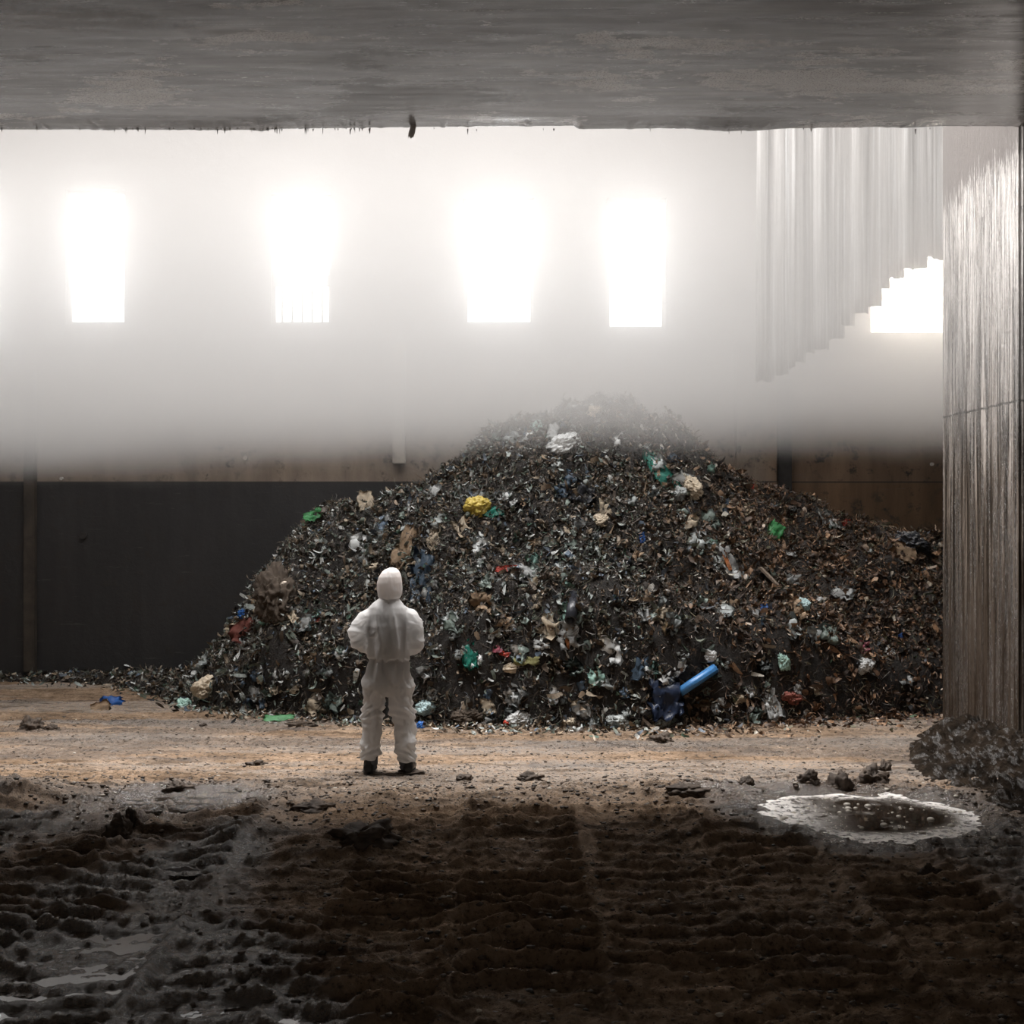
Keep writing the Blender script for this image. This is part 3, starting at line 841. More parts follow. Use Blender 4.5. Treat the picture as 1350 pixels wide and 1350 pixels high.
pa = hit(893, 914); pb = at(943, 881, pa.y + .06); pa = at(891, 916, pa.y - .10)
M_pipe = plastic('blue_pipe_plastic', (.06, .22, .50), .35, 0, .35)
o = link('pipe', tube_mesh('pipe', .052, (pb - pa).length, .007, 28, .006), M_pipe); aim(o, pa, pb)
tag(o, 'blue plastic pipe sticking up from the lower heap', 'pipe')
pc = hit(753, 800); a = at(752, 818, pc.y - .22); b = at(757, 784, pc.y + .10)
o = link('pipe', tube_mesh('pipe', .062, (b - a).length, .012, 24, .004), PL['black']); aim(o, a, b)
tag(o, 'short black pipe end poking out of the heap centre', 'pipe')
pc = hit(378, 776)
bm = bmesh.new()
bmesh.ops.create_cone(bm, segments=28, radius1=.058, radius2=.058, depth=.05, cap_ends=True)
fs = [f for f in bm.faces if f.normal.z > .9]
r = bmesh.ops.inset_region(bm, faces=fs, thickness=.008, depth=-.006)
fs = [f for f in bm.faces if f.normal.z > .9 and f.calc_center_median().length < .05 and len(f.verts) > 10]
bmesh.ops.inset_region(bm, faces=fs, thickness=.02, depth=.004)
me = bpy.data.meshes.new('tin_can'); bm.to_mesh(me); bm.free()
o = link('tin_can', me, simple('dull_tin', (.42, .36, .30), .45, .3, 20, Metallic=.5))
o.matrix_world = Matrix.Translation(pc + Vector((0, -.12, .03))) @ frame(Vector((.15, -.9, .4)), 0).to_4x4()
tag(o, 'round tin can facing out beside the mud-caked sack', 'can')

# wooden plank on the right slope
pc = hit(1014, 762); a = at(1002, 748, pc.y - .05); b = at(1026, 772, pc.y - .14)
o = link('plank', box_mesh('plank', -.05, .05, -.012, .012, 0, (b - a).length, .003), M_wood); aim(o, a, b)
tag(o, 'dark wooden plank on the right slope of the heap', 'plank')

# countable loose scraps: one template per shape, copied
SCR = {'white': ('small white film scrap', .28), 'grey': ('small pale grey film scrap', .24), 'greygreen': ('small grey-green film scrap', .16), 'cream': ('small cream paper scrap', .14),
       'mint': ('small pale mint film scrap', .05), 'slate': ('small slate blue film scrap', .06), 'tan': ('small tan cardboard scrap', .07)}
REG = lambda px, py: ('left flank' if px < 460 else 'left half' if px < 680 else 'right half' if px < 960 else 'right flank')
HGT = lambda py: 'upper' if py < 690 else 'middle' if py < 830 else 'lower'
def build_scraps():
    keys = list(SCR); w = [SCR[k][1] for k in keys]
    temp = {}
    for k in keys:
        temp[k] = []
        for j in range(4):
            me = sheet_mesh('plastic_scrap', random.uniform(.10, .17), random.uniform(.07, .13), hash(k) % 1 + j * 31 + len(k) * 7, .38, 7, 7, .25)
            me.materials.append(PL[k])
            temp[k].append(me)
    n = 0; tries = 0
    first = {}
    while n < 298 and tries < 5000:
        tries += 1
        px = random.uniform(255, 1236); py = random.uniform(560, 958)
        sy = np.interp(px, SIL[:, 0], SIL[:, 1]); ty = np.interp(px, TOE[:, 0], TOE[:, 1])
        if py < sy + 8 or py > ty + 2: continue
        if px > 900 and random.random() < .45 * (px - 900) / 200: continue
        if 455 < px < 562 and py > 745: continue
        p = hit(px, py)
        k = random.choices(keys, w)[0]
        me = random.choice(temp[k])
        if me.name not in first:
            o = bpy.data.objects.new('plastic_scrap', me); first[me.name] = o
        else:
            o = first[me.name].copy()
        COL.objects.link(o)
        nn = (hnormal(p.x, p.y, .08) + Vector((random.uniform(-.6, .6), random.uniform(-.8, .1), random.uniform(-.2, .5)))).normalized()
        s = random.choice([.8, .9, 1.0, 1.2, 1.4, 1.7])
        o.matrix_world = Matrix.Translation(p + nn * .025) @ frame(nn, random.uniform(0, 6.28)).to_4x4() @ Matrix.Diagonal((s, s, s, 1))
        lab = '%s on the %s %s of the heap' % (SCR[k][0], HGT(py), REG(px, py))
        tag(o, lab, 'plastic scrap', lab.replace('scrap', 'scraps').replace('small ', ''))
        n += 1
build_scraps()

# ------------------------------------------------------------------ ceiling slab, roof, walls
def build_slab():
    xs = np.concatenate([np.arange(-9, -5.2, .12), np.arange(-5.2, 5.2, .016), np.arange(5.2, 9.01, .12)])
    ys = np.concatenate([np.arange(-3, 7.4, .4), np.arange(7.4, 10.5, .03), np.arange(10.5, SLAB_Y + .001, .015)])
    X, Y = np.meshgrid(xs, ys)
    crust = sstep(SLAB_Y - .35, SLAB_Y, Y)
    pxs = 675 + X / SLAB_Y * F
    edge = np.interp(pxs, [0, 330, 345, 360, 545, 755, 762, 900, 960, 1040, 1150, 1200, 1240, 1350], [170.5, 171, 173, 170, 167, 165.5, 170, 169, 173, 169, 167, 168, 166, 166])
    z = SLAB_Z - (edge - 168) * SLAB_Y / F * crust
    z = z + .004 * fbm(X * .8, Y * 2, 200, 3) * (1 - crust) + .0015 * fbm(X * 2.0, Y * 10, 201, 3) * (1 - crust * .6) - crust * .012 * np.maximum(0, fbm(X * 18, Y * 4, 202, 3))
    co = np.stack([X, Y, z], -1).reshape(-1, 3)
    nr, nc = len(ys), len(xs)
    f = grid_faces(nr, nc)[:, ::-1]
    # far edge face and top of the slab
    top = co[-nc:].copy(); top[:, 2] = SLAB_Z + .9
    top2 = co[:nc].copy(); top2[:, 2] = SLAB_Z + .9
    b0 = len(co); co = np.concatenate([co, top, top2])
    i = np.arange(nc - 1)
    e = np.stack([(nr - 1) * nc + i, b0 + i, b0 + i + 1, (nr - 1) * nc + i + 1], -1)
    e2 = np.stack([b0 + i, b0 + nc + i, b0 + nc + i + 1, b0 + i + 1], -1)
    o = link('ceiling', mesh_np('ceiling', co, np.concatenate([f, e, e2])), M_slab, smooth=False)
    struct(o, 'low streaked concrete ceiling over the foreground')
    # hanging drips of grime along the far edge: part of the slab
    bm = bmesh.new()
    for k in range(90):
        px = random.choice([random.uniform(0, 1240), random.gauss(340, 25), random.uniform(150, 500)])
        x = (px - 675) / F * SLAB_Y
        L = random.choice([.012, .018, .02, .03, .045]); r = random.uniform(.004, .010)
        bmesh.ops.create_cone(bm, segments=6, radius1=r * .3, radius2=r, depth=L, cap_ends=True, matrix=Matrix.Translation((x, SLAB_Y - random.uniform(.005, .05), SLAB_Z - .012 - L / 2 - .004)))
    me = bpy.data.meshes.new('grime_drips'); bm.to_mesh(me); bm.free()
    d = link('grime_drips', me, M_slab, o); d['kind'] = 'stuff'; d['label'] = 'short hanging drips of grime'
build_slab()

a = at(551, 140, SLAB_Y - .06); b = at(541.5, 181, SLAB_Y - .02)
bm = bmesh.new()
n = 9
prev = None
for k in range(n):
    t = k / (n - 1); c = a.lerp(b, t) - a; r = .032 - .006 * t + .003 * math.sin(k * 2.1)
    ring = [bm.verts.new(c + Vector((r * math.cos(q * .7854), r * .6 * math.sin(q * .7854), (.012 * math.sin(q * 2.7) if k == n - 1 else 0)))) for q in range(8)]
    if prev:
        for q in range(8): bm.faces.new((prev[q], prev[(q + 1) % 8], ring[(q + 1) % 8], ring[q]))
    else: bm.faces.new(ring)
    prev = ring
bm.faces.new(prev)
bmesh.ops.recalc_face_normals(bm, faces=bm.faces)
me = bpy.data.meshes.new('stick'); bm.to_mesh(me); bm.free()
o = link('stick', me, M_wood); o.location = a
tag(o, 'broken grey stick hanging below the ceiling edge', 'stick')

ROOF = 13.0
def simple_struct(name, m, label=None, **b):
    o = link(name, box_mesh(name, *[b[k] for k in ('x0', 'x1', 'y0', 'y1', 'z0', 'z1')]), m)
    return struct(o, label)
simple_struct('ceiling', M_side, None, x0=-9, x1=9, y0=SLAB_Y - .3, y1=WALL_Y + .3, z0=ROOF, z1=ROOF + .2)
simple_struct('wall_front', M_side, None, x0=-9, x1=9, y0=SLAB_Y - .3, y1=SLAB_Y - .02, z0=SLAB_Z + .88, z1=ROOF)
simple_struct('wall_left', M_side, None, x0=-9.2, x1=-9, y0=-3, y1=WALL_Y + .3, z0=-.1, z1=ROOF + .2)
simple_struct('wall_right', M_side, None, x0=9, x1=9.2, y0=-3, y1=WALL_Y + .3, z0=-.1, z1=ROOF + .2)

# back wall with window openings
WIN = [(-7.95, -7.02, 4.45, 6.75), (-6.13, -5.30, 4.86, 6.72), (-3.31, -2.48, 4.86, 6.66), (-.66, .30, 4.86, 6.60), (1.30, 2.12, 4.80, 6.60), (4.90, 7.6, 4.72, 6.30)]
def build_backwall():
    xs = sorted({-9.0, 9.0} | {w[0] for w in WIN} | {w[1] for w in WIN})
    zs = sorted({-.1, ROOF} | {w[2] for w in WIN} | {w[3] for w in WIN})
    bm = bmesh.new()
    for i in range(len(xs) - 1):
        for j in range(len(zs) - 1):
            mx, mz = (xs[i] + xs[i + 1]) / 2, (zs[j] + zs[j + 1]) / 2
            if any(w[0] < mx < w[1] and w[2] < mz < w[3] for w in WIN): continue
            q = [bm.verts.new(p) for p in ((xs[i], WALL_Y, zs[j]), (xs[i + 1], WALL_Y, zs[j]), (xs[i + 1], WALL_Y, zs[j + 1]), (xs[i], WALL_Y, zs[j + 1]))]
            bm.faces.new(q)
    bmesh.ops.remove_doubles(bm, verts=bm.verts, dist=1e-4)
    r = bmesh.ops.extrude_face_region(bm, geom=list(bm.faces))
    bmesh.ops.translate(bm, verts=[v for v in r['geom'] if isinstance(v, bmesh.types.BMVert)], vec=(0, .25, 0))
    bmesh.ops.recalc_face_normals(bm, faces=bm.faces)
    me = bpy.data.meshes.new('wall_back'); bm.to_mesh(me); bm.free()
    o = link('wall_back', me, M_wall); struct(o, 'tall grimy back wall with a black lower half')
build_backwall()

def build_window(i, w, mat, bars, split=None, label=None):
    x0, x1, z0, z1 = w
    y = WALL_Y + .12
    root = bpy.data.objects.new('window_%d' % i, None); COL.objects.link(root); root.location = ((x0 + x1) / 2, y, z0)
    struct(root, label)
    def part(name, me, m, lab=None):
        o = link(name, me, m, root); o.location = (-(x0 + x1) / 2, -y, -z0)
        if lab: o['label'] = lab
    bm = bmesh.new()
    t = .05
    def bar(a0, a1, b0, b1):
        bmesh.ops.create_cube(bm, size=1, matrix=Matrix.Translation(((a0 + a1) / 2, y, (b0 + b1) / 2)) @ Matrix.Diagonal((a1 - a0, .07, b1 - b0, 1)))
    bar(x0, x0 + t, z0, z1); bar(x1 - t, x1, z0, z1); bar(x0, x1, z0, z0 + t); bar(x0, x1, z1 - t, z1)
    if split: bar(x0, x1, split - .075, split + .075)
    for k in range(1, bars + 1):
        xx = x0 + (x1 - x0) * k / (bars + 1); bar(xx - .012, xx + .012, z0, split or z1)
    me = bpy.data.meshes.new('window_frame'); bm.to_mesh(me); bm.free()
    part('window_frame', me, M_frame)
    part('pane', box_mesh('pane', x0 + .01, x1 - .01, y + .04, y + .055, z0 + .01, z1 - .01), mat)
for i, (w, m, b, s, lab) in enumerate(zip(WIN, [M_pane] * 5 + [M_panew], [0, 0, 5, 0, 0, 0], [None, None, 5.48, None, None, None],
        ['glaring window cut by the left edge of the view', 'leftmost whole glaring window', 'glaring window with a barred lower pane', 'wide glaring window left of the heap peak', 'glaring window right of the heap peak', 'warm glaring window below the torn curtain'])):
    build_window(i + 1, w, m, b, s, lab)

# columns, rails and a recess painted dark on the back wall
def trim(i, m, label, *b):
    o = link('trim_%d' % i, box_mesh('trim', *b, .012), m); struct(o, label)
trim(1, M_post, 'rusty upright on the far left of the back wall', (34 - 675) * WALL_Y / F, (49 - 675) * WALL_Y / F, WALL_Y - .09, WALL_Y + .01, .1, 4.2)
trim(2, M_steel, 'pale steel upright behind the heap', (518 - 675) * WALL_Y / F, (535 - 675) * WALL_Y / F, WALL_Y - .08, WALL_Y + .01, 2.95, 4.6)
trim(3, M_wall, 'broad brown pier right of the heap peak', (968 - 675) * WALL_Y / F, (1020 - 675) * WALL_Y / F, WALL_Y - .22, WALL_Y + .01, .3, 4.6)
trim(4, M_boot, 'black strip painted for the dark recess beside the brown pier', (1023 - 675) * WALL_Y / F, (1042 - 675) * WALL_Y / F, WALL_Y - .10, WALL_Y + .01, .3, 4.6)  # black strip paints the shade of a recess onto the wall

def wall_disc(name, px, py, r, depth, m, label, cat):
    p = at(px, py, WALL_Y)
    bm = bmesh.new()
    bmesh.ops.create_cone(bm, segments=20, radius1=r, radius2=r * .9, depth=depth, cap_ends=True, matrix=Matrix.Rotation(math.pi / 2, 4, 'X'))
    me = bpy.data.meshes.new(name); bm.to_mesh(me); bm.free()
    o = link(name, me, m); o.location = (p.x, WALL_Y - depth / 2 + .004, p.z)
    tag(o, label, cat)
wall_disc('hole_disc', 110, 706, .055, .03, M_boot, 'round black disc painted for a dark hole low on the left back wall', 'hole')  # black disc stands in for the dark inside of a hole
wall_disc('bolt', 82, 631, .024, .05, M_frame, 'pale bolt head at the wall seam on the far left', 'bolt')
wall_disc('bolt', 324, 604, .032, .05, M_steel, 'dull bolt head above the wall seam left of the heap', 'bolt')
wall_disc('bolt', 1228, 612, .024, .05, M_frame, 'pale bolt head on the brown wall right of the heap', 'bolt')

# concrete wall end on the right
def build_pillar():
    X0, X1, Y0, Y1 = 4.60, 8.99, 10.99, 13.06
    bm = bmesh.new()
    bmesh.ops.create_cube(bm, size=1, matrix=Matrix.Translation(((X0 + X1) / 2, (Y0 + Y1) / 2, ROOF / 2 - .1)) @ Matrix.Diagonal((X1 - X0, Y1 - Y0, ROOF + .1, 1)))
    e = [e for e in bm.edges if all(abs(v.co.x - X0) < .01 for v in e.verts) and abs(e.verts[0].co.z - e.verts[1].co.z) > 1 and e.verts[0].co.y > Y1 - .1]
    bmesh.ops.bevel(bm, geom=e, offset=.10, segments=1, affect='EDGES')
    e = [e for e in bm.edges if all(abs(v.co.x - X0) < .01 for v in e.verts) and abs(e.verts[0].co.z - e.verts[1].co.z) > 1 and e.verts[0].co.y < Y0 + .1]
    bmesh.ops.bevel(bm, geom=e, offset=.03, segments=3, affect='EDGES')
    me = bpy.data.meshes.new('wall_right'); bm.to_mesh(me); bm.free()
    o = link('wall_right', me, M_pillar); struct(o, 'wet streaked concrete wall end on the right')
build_pillar()

# torn strip curtain
def build_curtain():
    D = 14.4
    root = bpy.data.objects.new('strip_curtain', None); COL.objects.link(root)
    root.location = (4.1, D, ROOF - .06)
    tag(root, 'torn grey curtain of vertical strips with a stepped lower edge', 'strip curtain')
    rail = link('rail', box_mesh('rail', 2.7 - 4.1, 5.9 - 4.1, -.03, .03, 0.0, .055), M_steel, root)
    px = 1000.0; k = 0
    while px < 1290:
        w = random.uniform(9, 21)
        cx = px + w / 2
        yb = np.interp(cx, [1000, 1012, 1035, 1070, 1110, 1150, 1180, 1240, 1300], [506, 500, 486, 462, 448, 402, 372, 338, 320]) + random.uniform(-9, 6)
        xa = (px - 2 - 675) / F * D; xb = (px + w + 2 - 675) / F * D; zb = CAMZ + (675 - yb) / F * D
        nu, nv = 6, 40
        u = np.linspace(0, 1, nu); v = np.linspace(0, 1, nv); U, V = np.meshgrid(u, v)
        z = ROOF - (ROOF - zb) * V
        z = z - 0.04 * (V ** 30) * (vnoise(U * 4, U * 0 + k, 91) - .3)
        sway = .05 * V * math.sin(k * 1.7)
        x = xa + (xb - xa) * U + .02 * fbm(V * 2 + k, V * 0, 92, 2) * V
        y = D + .012 * (k % 3) + .035 * np.sin(U * np.pi) * (1 if k % 2 else -1) + sway + .02 * fbm(U * 2 + k * 3, V * 3, 93, 2)
        co = np.stack([x - 4.1, y - D, z - (ROOF - .06)], -1).reshape(-1, 3)
        me = mesh_np('strip', co, grid_faces(nv, nu))
        o = link('strip', me, M_curt, root, True)
        sm = o.modifiers.new('thickness', 'SOLIDIFY'); sm.thickness = .004
        px += w * .92; k += 1
build_curtain()

# ------------------------------------------------------------------ mud bank and clods
def build_bank():
    xs = np.arange(3.1, 5.2, .014); ys = np.arange(8.2, 13.2, .016)
    X, Y = np.meshgrid(xs, ys)
    # profile: highest along the wall, falling to the left and towards the viewer
    crest = np.interp(Y, [8.3, 8.9, 9.8, 10.6, 11.3, 11.8, 12.3, 12.8], [0.0, .09, .18, .27, .33, .33, .22, 0.0])
    wid = np.interp(Y, [8.3, 9.2, 10.2, 11.2, 12.0, 12.8], [.8, 1.15, 1.2, 1.05, .8, .4])
    t = np.clip((4.72 - X) / wid, 0, 1.3)
    h = crest * np.clip(1 - t, 0, 1) ** .6
    rg = ridged(X * 2.2 + Y * 1.0, Y * 1.1 - X * .8, 140, 4)
    h = h + sstep(0.0, .12, h) * (.20 * (rg - .45) + .08 * fbm(X * 7, Y * 7, 141, 4) + .02 * fbm(X * 22, Y * 22, 142, 2)) - .015
    h = np.where(X > 4.72, np.minimum(h, crest * .95), h)
    f = grid_faces(len(ys), len(xs))
    fl = floor_h(X, Y)[0]
    keep = (h.ravel()[f] > fl.ravel()[f] - .02).any(1)
    f = f[keep]; used = np.unique(f); mp = -np.ones(h.size, int); mp[used] = np.arange(len(used))
    co = np.stack([X, Y, h], -1).reshape(-1, 3)
    o = link('mud_bank', mesh_np('mud_bank', co[used], mp[f]), M_mud, smooth=True)
    tag(o, 'black wet mud bank at the foot of the concrete wall', 'mud bank')
build_bank()

def floor_at(px, py):
    d = CAMZ * F / (py - 675)
    x = (px - 675) / F * d
    return Vector((x, d, float(floor_h(np.array([x]), np.array([d]))[0][0])))
CLODS = [  # px, py (foot), width px, height px, label
 (155, 1104, 46, 30, 'upright dark mud clod with a peak on the left'), (172, 1090, 18, 26, 'tall thin clod leaning on the peaked left clod'),
 (40, 963, 30, 18, 'rounded mud clod on the lit floor at far left'), (66, 963, 26, 8, 'flat clod beside the rounded far left clod'),
 (1230, 1154, 30, 17, 'lone dark clod below the foamy puddle'), (1112, 1042, 40, 26, 'knobbly clod behind the left end of the foamy puddle'),
 (1152, 1034, 50, 24, 'broad reddish brown clod against the mud bank'), (1066, 1042, 34, 16, 'low clod left of the knobbly clod'),
 (1168, 1016, 20, 14, 'small clod on top edge of the mud bank foot'), (268, 956, 12, 4, 'small flat dark lump on the floor below the heap tip'),
 (905, 1050, 60, 10, 'long low clod in the churned strip at centre right'), (338, 1008, 26, 6, 'flat clod on the lit floor left of the person'),
 (540, 1020, 40, 6, 'flat muddy clod beside the right boot'), (700, 1030, 40, 9, 'low clod in the churned strip right of the person'),
 (232, 1045, 40, 10, 'ridged clod at the edge of the left wet patch'), (612, 1028, 26, 8, 'small clod in the churned strip near the person'),
 (480, 1128, 90, 26, 'broad dark mud lump in the middle foreground'), (410, 1066, 60, 14, 'low lump in front of the person at left'),
 (985, 1040, 22, 12, 'small pointed clod left of the foamy puddle'), (875, 978, 34, 12, 'tuft of dirt at the foot of the heap right of centre'),
]
M_clod = simple('dark_clod_mud', (.055, .038, .026), .75, .5, 14, .8)
for k, (px, py, w, h, lab) in enumerate(CLODS):
    p = floor_at(px, py); s = p.y / F
    me = bag_mesh('mud_clod', w * s * 1.15, w * s * .8, h * s * 2.0, 300 + k, .55, 4)
    o = link('mud_clod', me, M_clod); o.location = p + Vector((0, w * s * .2, .004)); o.rotation_euler = (0, 0, random.uniform(-.5, .5))
    tag(o, lab, 'mud clod')

# ------------------------------------------------------------------ person
def loft(bm, secs, seg=20):
    """secs: list of (centre, axis_u * ru, axis_v * rv)"""
    prev = None
    for c, U, V in secs:
        ring = [bm.verts.new(c + U * math.cos(2 * math.pi * i / seg) + V * math.sin(2 * math.pi * i / seg)) for i in range(seg)]
        if prev:
            for i in range(seg): bm.faces.new((prev[i], prev[(i + 1) % seg], ring[(i + 1) % seg], ring[i]))
        else: bm.faces.new(ring[::-1])
        prev = ring
    bm.faces.new(prev)

def path(bm, pts, rad, seg=16, flat=1.0):
    """tube through points with interpolated radii"""
    pts = [Vector(p) for p in pts]
    secs = []
    # Catmull-Rom resample
    P = [pts[0]] + pts + [pts[-1]]; R = [rad[0]] + list(rad) + [rad[-1]]
    res = []
    for i in range(1, len(P) - 2):
        for k in range(6):
            t = k / 6
            a, b, c, d = P[i - 1], P[i], P[i + 1], P[i + 2]
            q = .5 * ((2 * b) + (c - a) * t + (2 * a - 5 * b + 4 * c - d) * t * t + (3 * b - a - 3 * c + d) * t ** 3)
            res.append((q, R[i] * (1 - t) + R[i + 1] * t))
    res.append((pts[-1], rad[-1]))
    for i, (q, r) in enumerate(res):
        a = res[max(0, i - 1)][0]; b = res[min(len(res) - 1, i + 1)][0]
        T = (b - a).normalized()
        ref = Vector((0, 1, 0)) if abs(T.y) < .8 else Vector((0, 0, 1))
        U = T.cross(ref).normalized(); V = T.cross(U)
        secs.append((q, U * r, V * r * flat))
    loft(bm, secs, seg)

def remesh(name, bm, voxel, smooth_it=4, fac=.5):
    bmesh.ops.recalc_face_normals(bm, faces=bm.faces)
    me = bpy.data.meshes.new(name + '_raw'); bm.to_mesh(me); bm.free()
    o = bpy.data.objects.new('tmp', me); COL.objects.link(o)
    r = o.modifiers.new('r', 'REMESH'); r.mode = 'VOXEL'; r.voxel_size = voxel
    s = o.modifiers.new('s', 'SMOOTH'); s.factor = fac; s.iterations = smooth_it
    dg = bpy.context.evaluated_depsgraph_get(); dg.update()
    out = bpy.data.meshes.new_from_object(o.evaluated_get(dg)); out.name = name
    bpy.data.objects.remove(o)
    return out

def wrinkle(me, fn):
    n = len(me.vertices)
    co = np.empty(n * 3, np.float32); me.vertices.foreach_get('co', co); co = co.reshape(-1, 3)
    no = np.empty(n * 3, np.float32); me.vertex_normals.foreach_get('vector', no); no = no.reshape(-1, 3)
    d = fn(co)
    me.vertices.foreach_set('co', (co + no * d[:, None]).astype(np.float32).ravel()); me.update()

def pz(py): return (1018 - py) / 150.0
def pxx(px): return (px - 511.5) / 150.0
V = Vector

def build_person():
    root = bpy.data.objects.new('person', None); COL.objects.link(root)
    gx, gy = (511.5 - 675) / F * 10.67, 10.67
    root.location = (gx, gy, .0)
    tag(root, 'person seen from behind in a white hooded coverall and dark boots', 'person')
    # body -------------------------------------------------
    bm = bmesh.new()
    X, Y = V((1, 0, 0)), V((0, 1, 0))
    loft(bm, [(V((0, 0, .74)), X * .13, Y * .09), (V((0, 0, .88)), X * .165, Y * .11), (V((0, 0, 1.05)), X * .145, Y * .095), (V((0, 0, 1.28)), X * .165, Y * .105), (V((0, 0, 1.39)), X * .15, Y * .085), (V((0, 0, 1.45)), X * .08, Y * .06)])
    path(bm, [(0, 0, 1.40), (0, .01, 1.50), (0, .02, 1.58)], [.07, .058, .06])
    loft(bm, [(V((0, .02 + a, 1.655 + z)), X * rx, Y * ry) for z, rx, ry, a in [(-.11, .035, .045, .03), (-.085, .055, .075, .02), (-.04, .068, .092, .01), (.02, .076, .1, 0), (.06, .072, .095, 0), (.095, .05, .07, -.005), (.112, .02, .03, -.01)]])
    path(bm, [(0, .10, 1.67), (0, .125, 1.64), (0, .118, 1.625)], [.010, .014, .010], 8)          # nose
    for s in (-1, 1):
        path(bm, [(s * .076, .02, 1.63), (s * .084, .01, 1.655), (s * .08, .01, 1.68)], [.010, .014, .012], 8)   # ears
        path(bm, [(s * .030, .108, 1.605), (0, .116, 1.603)], [.006, .008], 8)                        # lips
        fx = -.125 if s < 0 else .135
        path(bm, [(s * .095, 0, .82), (-.140 if s < 0 else .128, .01, .5), (fx * 1.06, -.005, .28), (fx, -.01, .07)], [.078, .050, .048, .038])
        path(bm, [(fx, -.03, .05), (fx + s * .01, .06, .035), (fx + s * .02, .15, .025)], [.036, .036, .028], 12, .7)
        path(bm, [(s * .145, 0, 1.375), (s * .23, -.01, 1.24), (s * .25, .0, 1.13), (s * .16, .17, 1.09), (s * .07, .25, 1.09)], [.045, .044, .043, .036, .028])
        # hand: palm and five fingers folded over the belly
        path(bm, [(s * .08, .24, 1.09), (s * .045, .268, 1.09), (s * .01, .272, 1.09)], [.030, .040, .036], 12, .55)
        for q, (dz, L) in enumerate([(.027, .062), (.009, .072), (-.010, .066), (-.027, .050)]):
            path(bm, [(s * .012, .272, 1.09 + dz), (-s * (L * .45), .278 - s * .012, 1.088 + dz), (-s * L, .262 - s * .012, 1.082 + dz)], [.0095, .009, .0078], 8)
        path(bm, [(s * .05, .262, 1.115), (s * .03, .285, 1.14), (s * .005, .292, 1.148)], [.012, .0105, .009], 8)
    body = remesh('body', bm, .006, 2)
    t = NT('body'); pz_ = t.pos()[2]
    skin = t.ramp(t.noise(8), [(.3, (.42, .25, .18)), (.7, (.52, .33, .25))])
    c = t.mix(t.val(pz_, 1.49, 1.51), (.10, .10, .11), skin)
    py_ = t.pos()[1]
    c = t.mix(t.val(py_, gy + .225, gy + .23), c, skin)
    o = link('body', body, t.done(t.bsdf(Base_Color=c, Roughness=.6)), root, True)

    # coverall ---------------------------------------------
    bm = bmesh.new()
    def sec(py, l, r, dep, cy=0.0):
        return (V(((pxx(l) + pxx(r)) / 2, cy, pz(py))), X * (pxx(r) - pxx(l)) / 2, Y * dep)
    # jacket half
    loft(bm, [sec(872, 485, 539, .135), sec(868, 483, 541, .15), sec(858, 483, 541, .165), sec(838, 483, 540, .165), sec(822, 482, 541, .155), sec(808, 482, 541, .135, -.005), sec(800, 485, 538, .115, -.008), sec(795, 491, 532, .10, -.005), sec(789, 499, 526, .085, 0), sec(784, 503, 523, .075, 0)], 28)
    # trousers' seat
    loft(bm, [sec(868, 487, 537, .135), sec(874, 485, 539, .14), sec(884, 481, 542, .155), sec(897, 477, 545, .16), sec(908, 478, 544, .15), sec(916, 484, 538, .12)], 28)
    # legs
    def leg(rows):
        loft(bm, [(V(((pxx(l) + pxx(r)) / 2, cy, pz(py))), X * (pxx(r) - pxx(l)) / 2, Y * dep) for py, l, r, dep, cy in rows], 22)
    leg([(896, 477, 511, .13, 0), (912, 476, 510, .13, 0), (925, 475, 507.5, .125, .005), (940, 473.5, 505, .12, .01), (947, 473.5, 504.5, .115, .01), (950, 477, 503.5, .108, .01), (962, 475.5, 504, .108, .005), (978, 473.5, 504.5, .11, 0), (988, 472.5, 503, .11, 0), (996, 473, 500, .105, .0), (1001, 474, 497, .10, 0)])
    leg([(896, 511, 545.5, .13, 0), (912, 512, 546, .13, 0), (925, 512.5, 546.5, .125, .005), (938, 514, 547, .12, .01), (943, 515, 547, .115, .01), (948, 518, 546, .108, .01), (962, 519.5, 547.5, .108, .005), (978, 521, 548, .11, 0), (990, 522.5, 549.5, .11, 0), (997, 523, 551, .11, 0), (1003, 525, 549, .10, 0)])
    # arms
    path(bm, [(pxx(492), 0, pz(811)), (pxx(482), -.012, pz(817)), (pxx(473), -.02, pz(832)), (pxx(474.5), .0, pz(847)), (pxx(484), .12, pz(853)), (pxx(500), .235, pz(853))], [.072, .085, .085, .08, .072, .045], 20)
    path(bm, [(pxx(532), 0, pz(811)), (pxx(541), -.012, pz(817)), (pxx(546), -.02, pz(834)), (pxx(545.5), .0, pz(850)), (pxx(537), .12, pz(855)), (pxx(522), .235, pz(854))], [.072, .084, .084, .08, .072, .045], 20)
    suit = remesh('coverall', bm, .0085, 5)
    def folds(co):
        x, y, z = co[:, 0], co[:, 1], co[:, 2]
        d = np.zeros(len(x))
        a = np.arctan2(y, x)
        # elastic waist: pinch and radiating gathers
        d -= .016 * np.exp(-((z - pz(870)) / .016) ** 2) * (np.abs(x) < .22)
        g = sstep(.75, .97, z) * sstep(1.02, .985, z) + .6 * sstep(1.16, 1.0, z) * sstep(.98, .995, z) * (np.abs(x) < .2)
        d += .016 * g * np.sin(x * 62 + 2.2 * vnoise(x * 9, z * 4, 3) * 3 + y * 20)
        # drapes on the legs: long slanting folds, bunching at the knee and hem
        lg = sstep(.90, .75, z) * sstep(.08, .2, z)
        sx = np.where(x > 0, 1.0, -1.0)
        d += lg * (.042 * (ridged(x * 6 + y * 5 + z * 2.6 * sx, z * 4.2 - x * 3 * sx, 60, 3) - .5) + .008 * fbm(x * 11 + y * 7, z * 11, 61, 3))
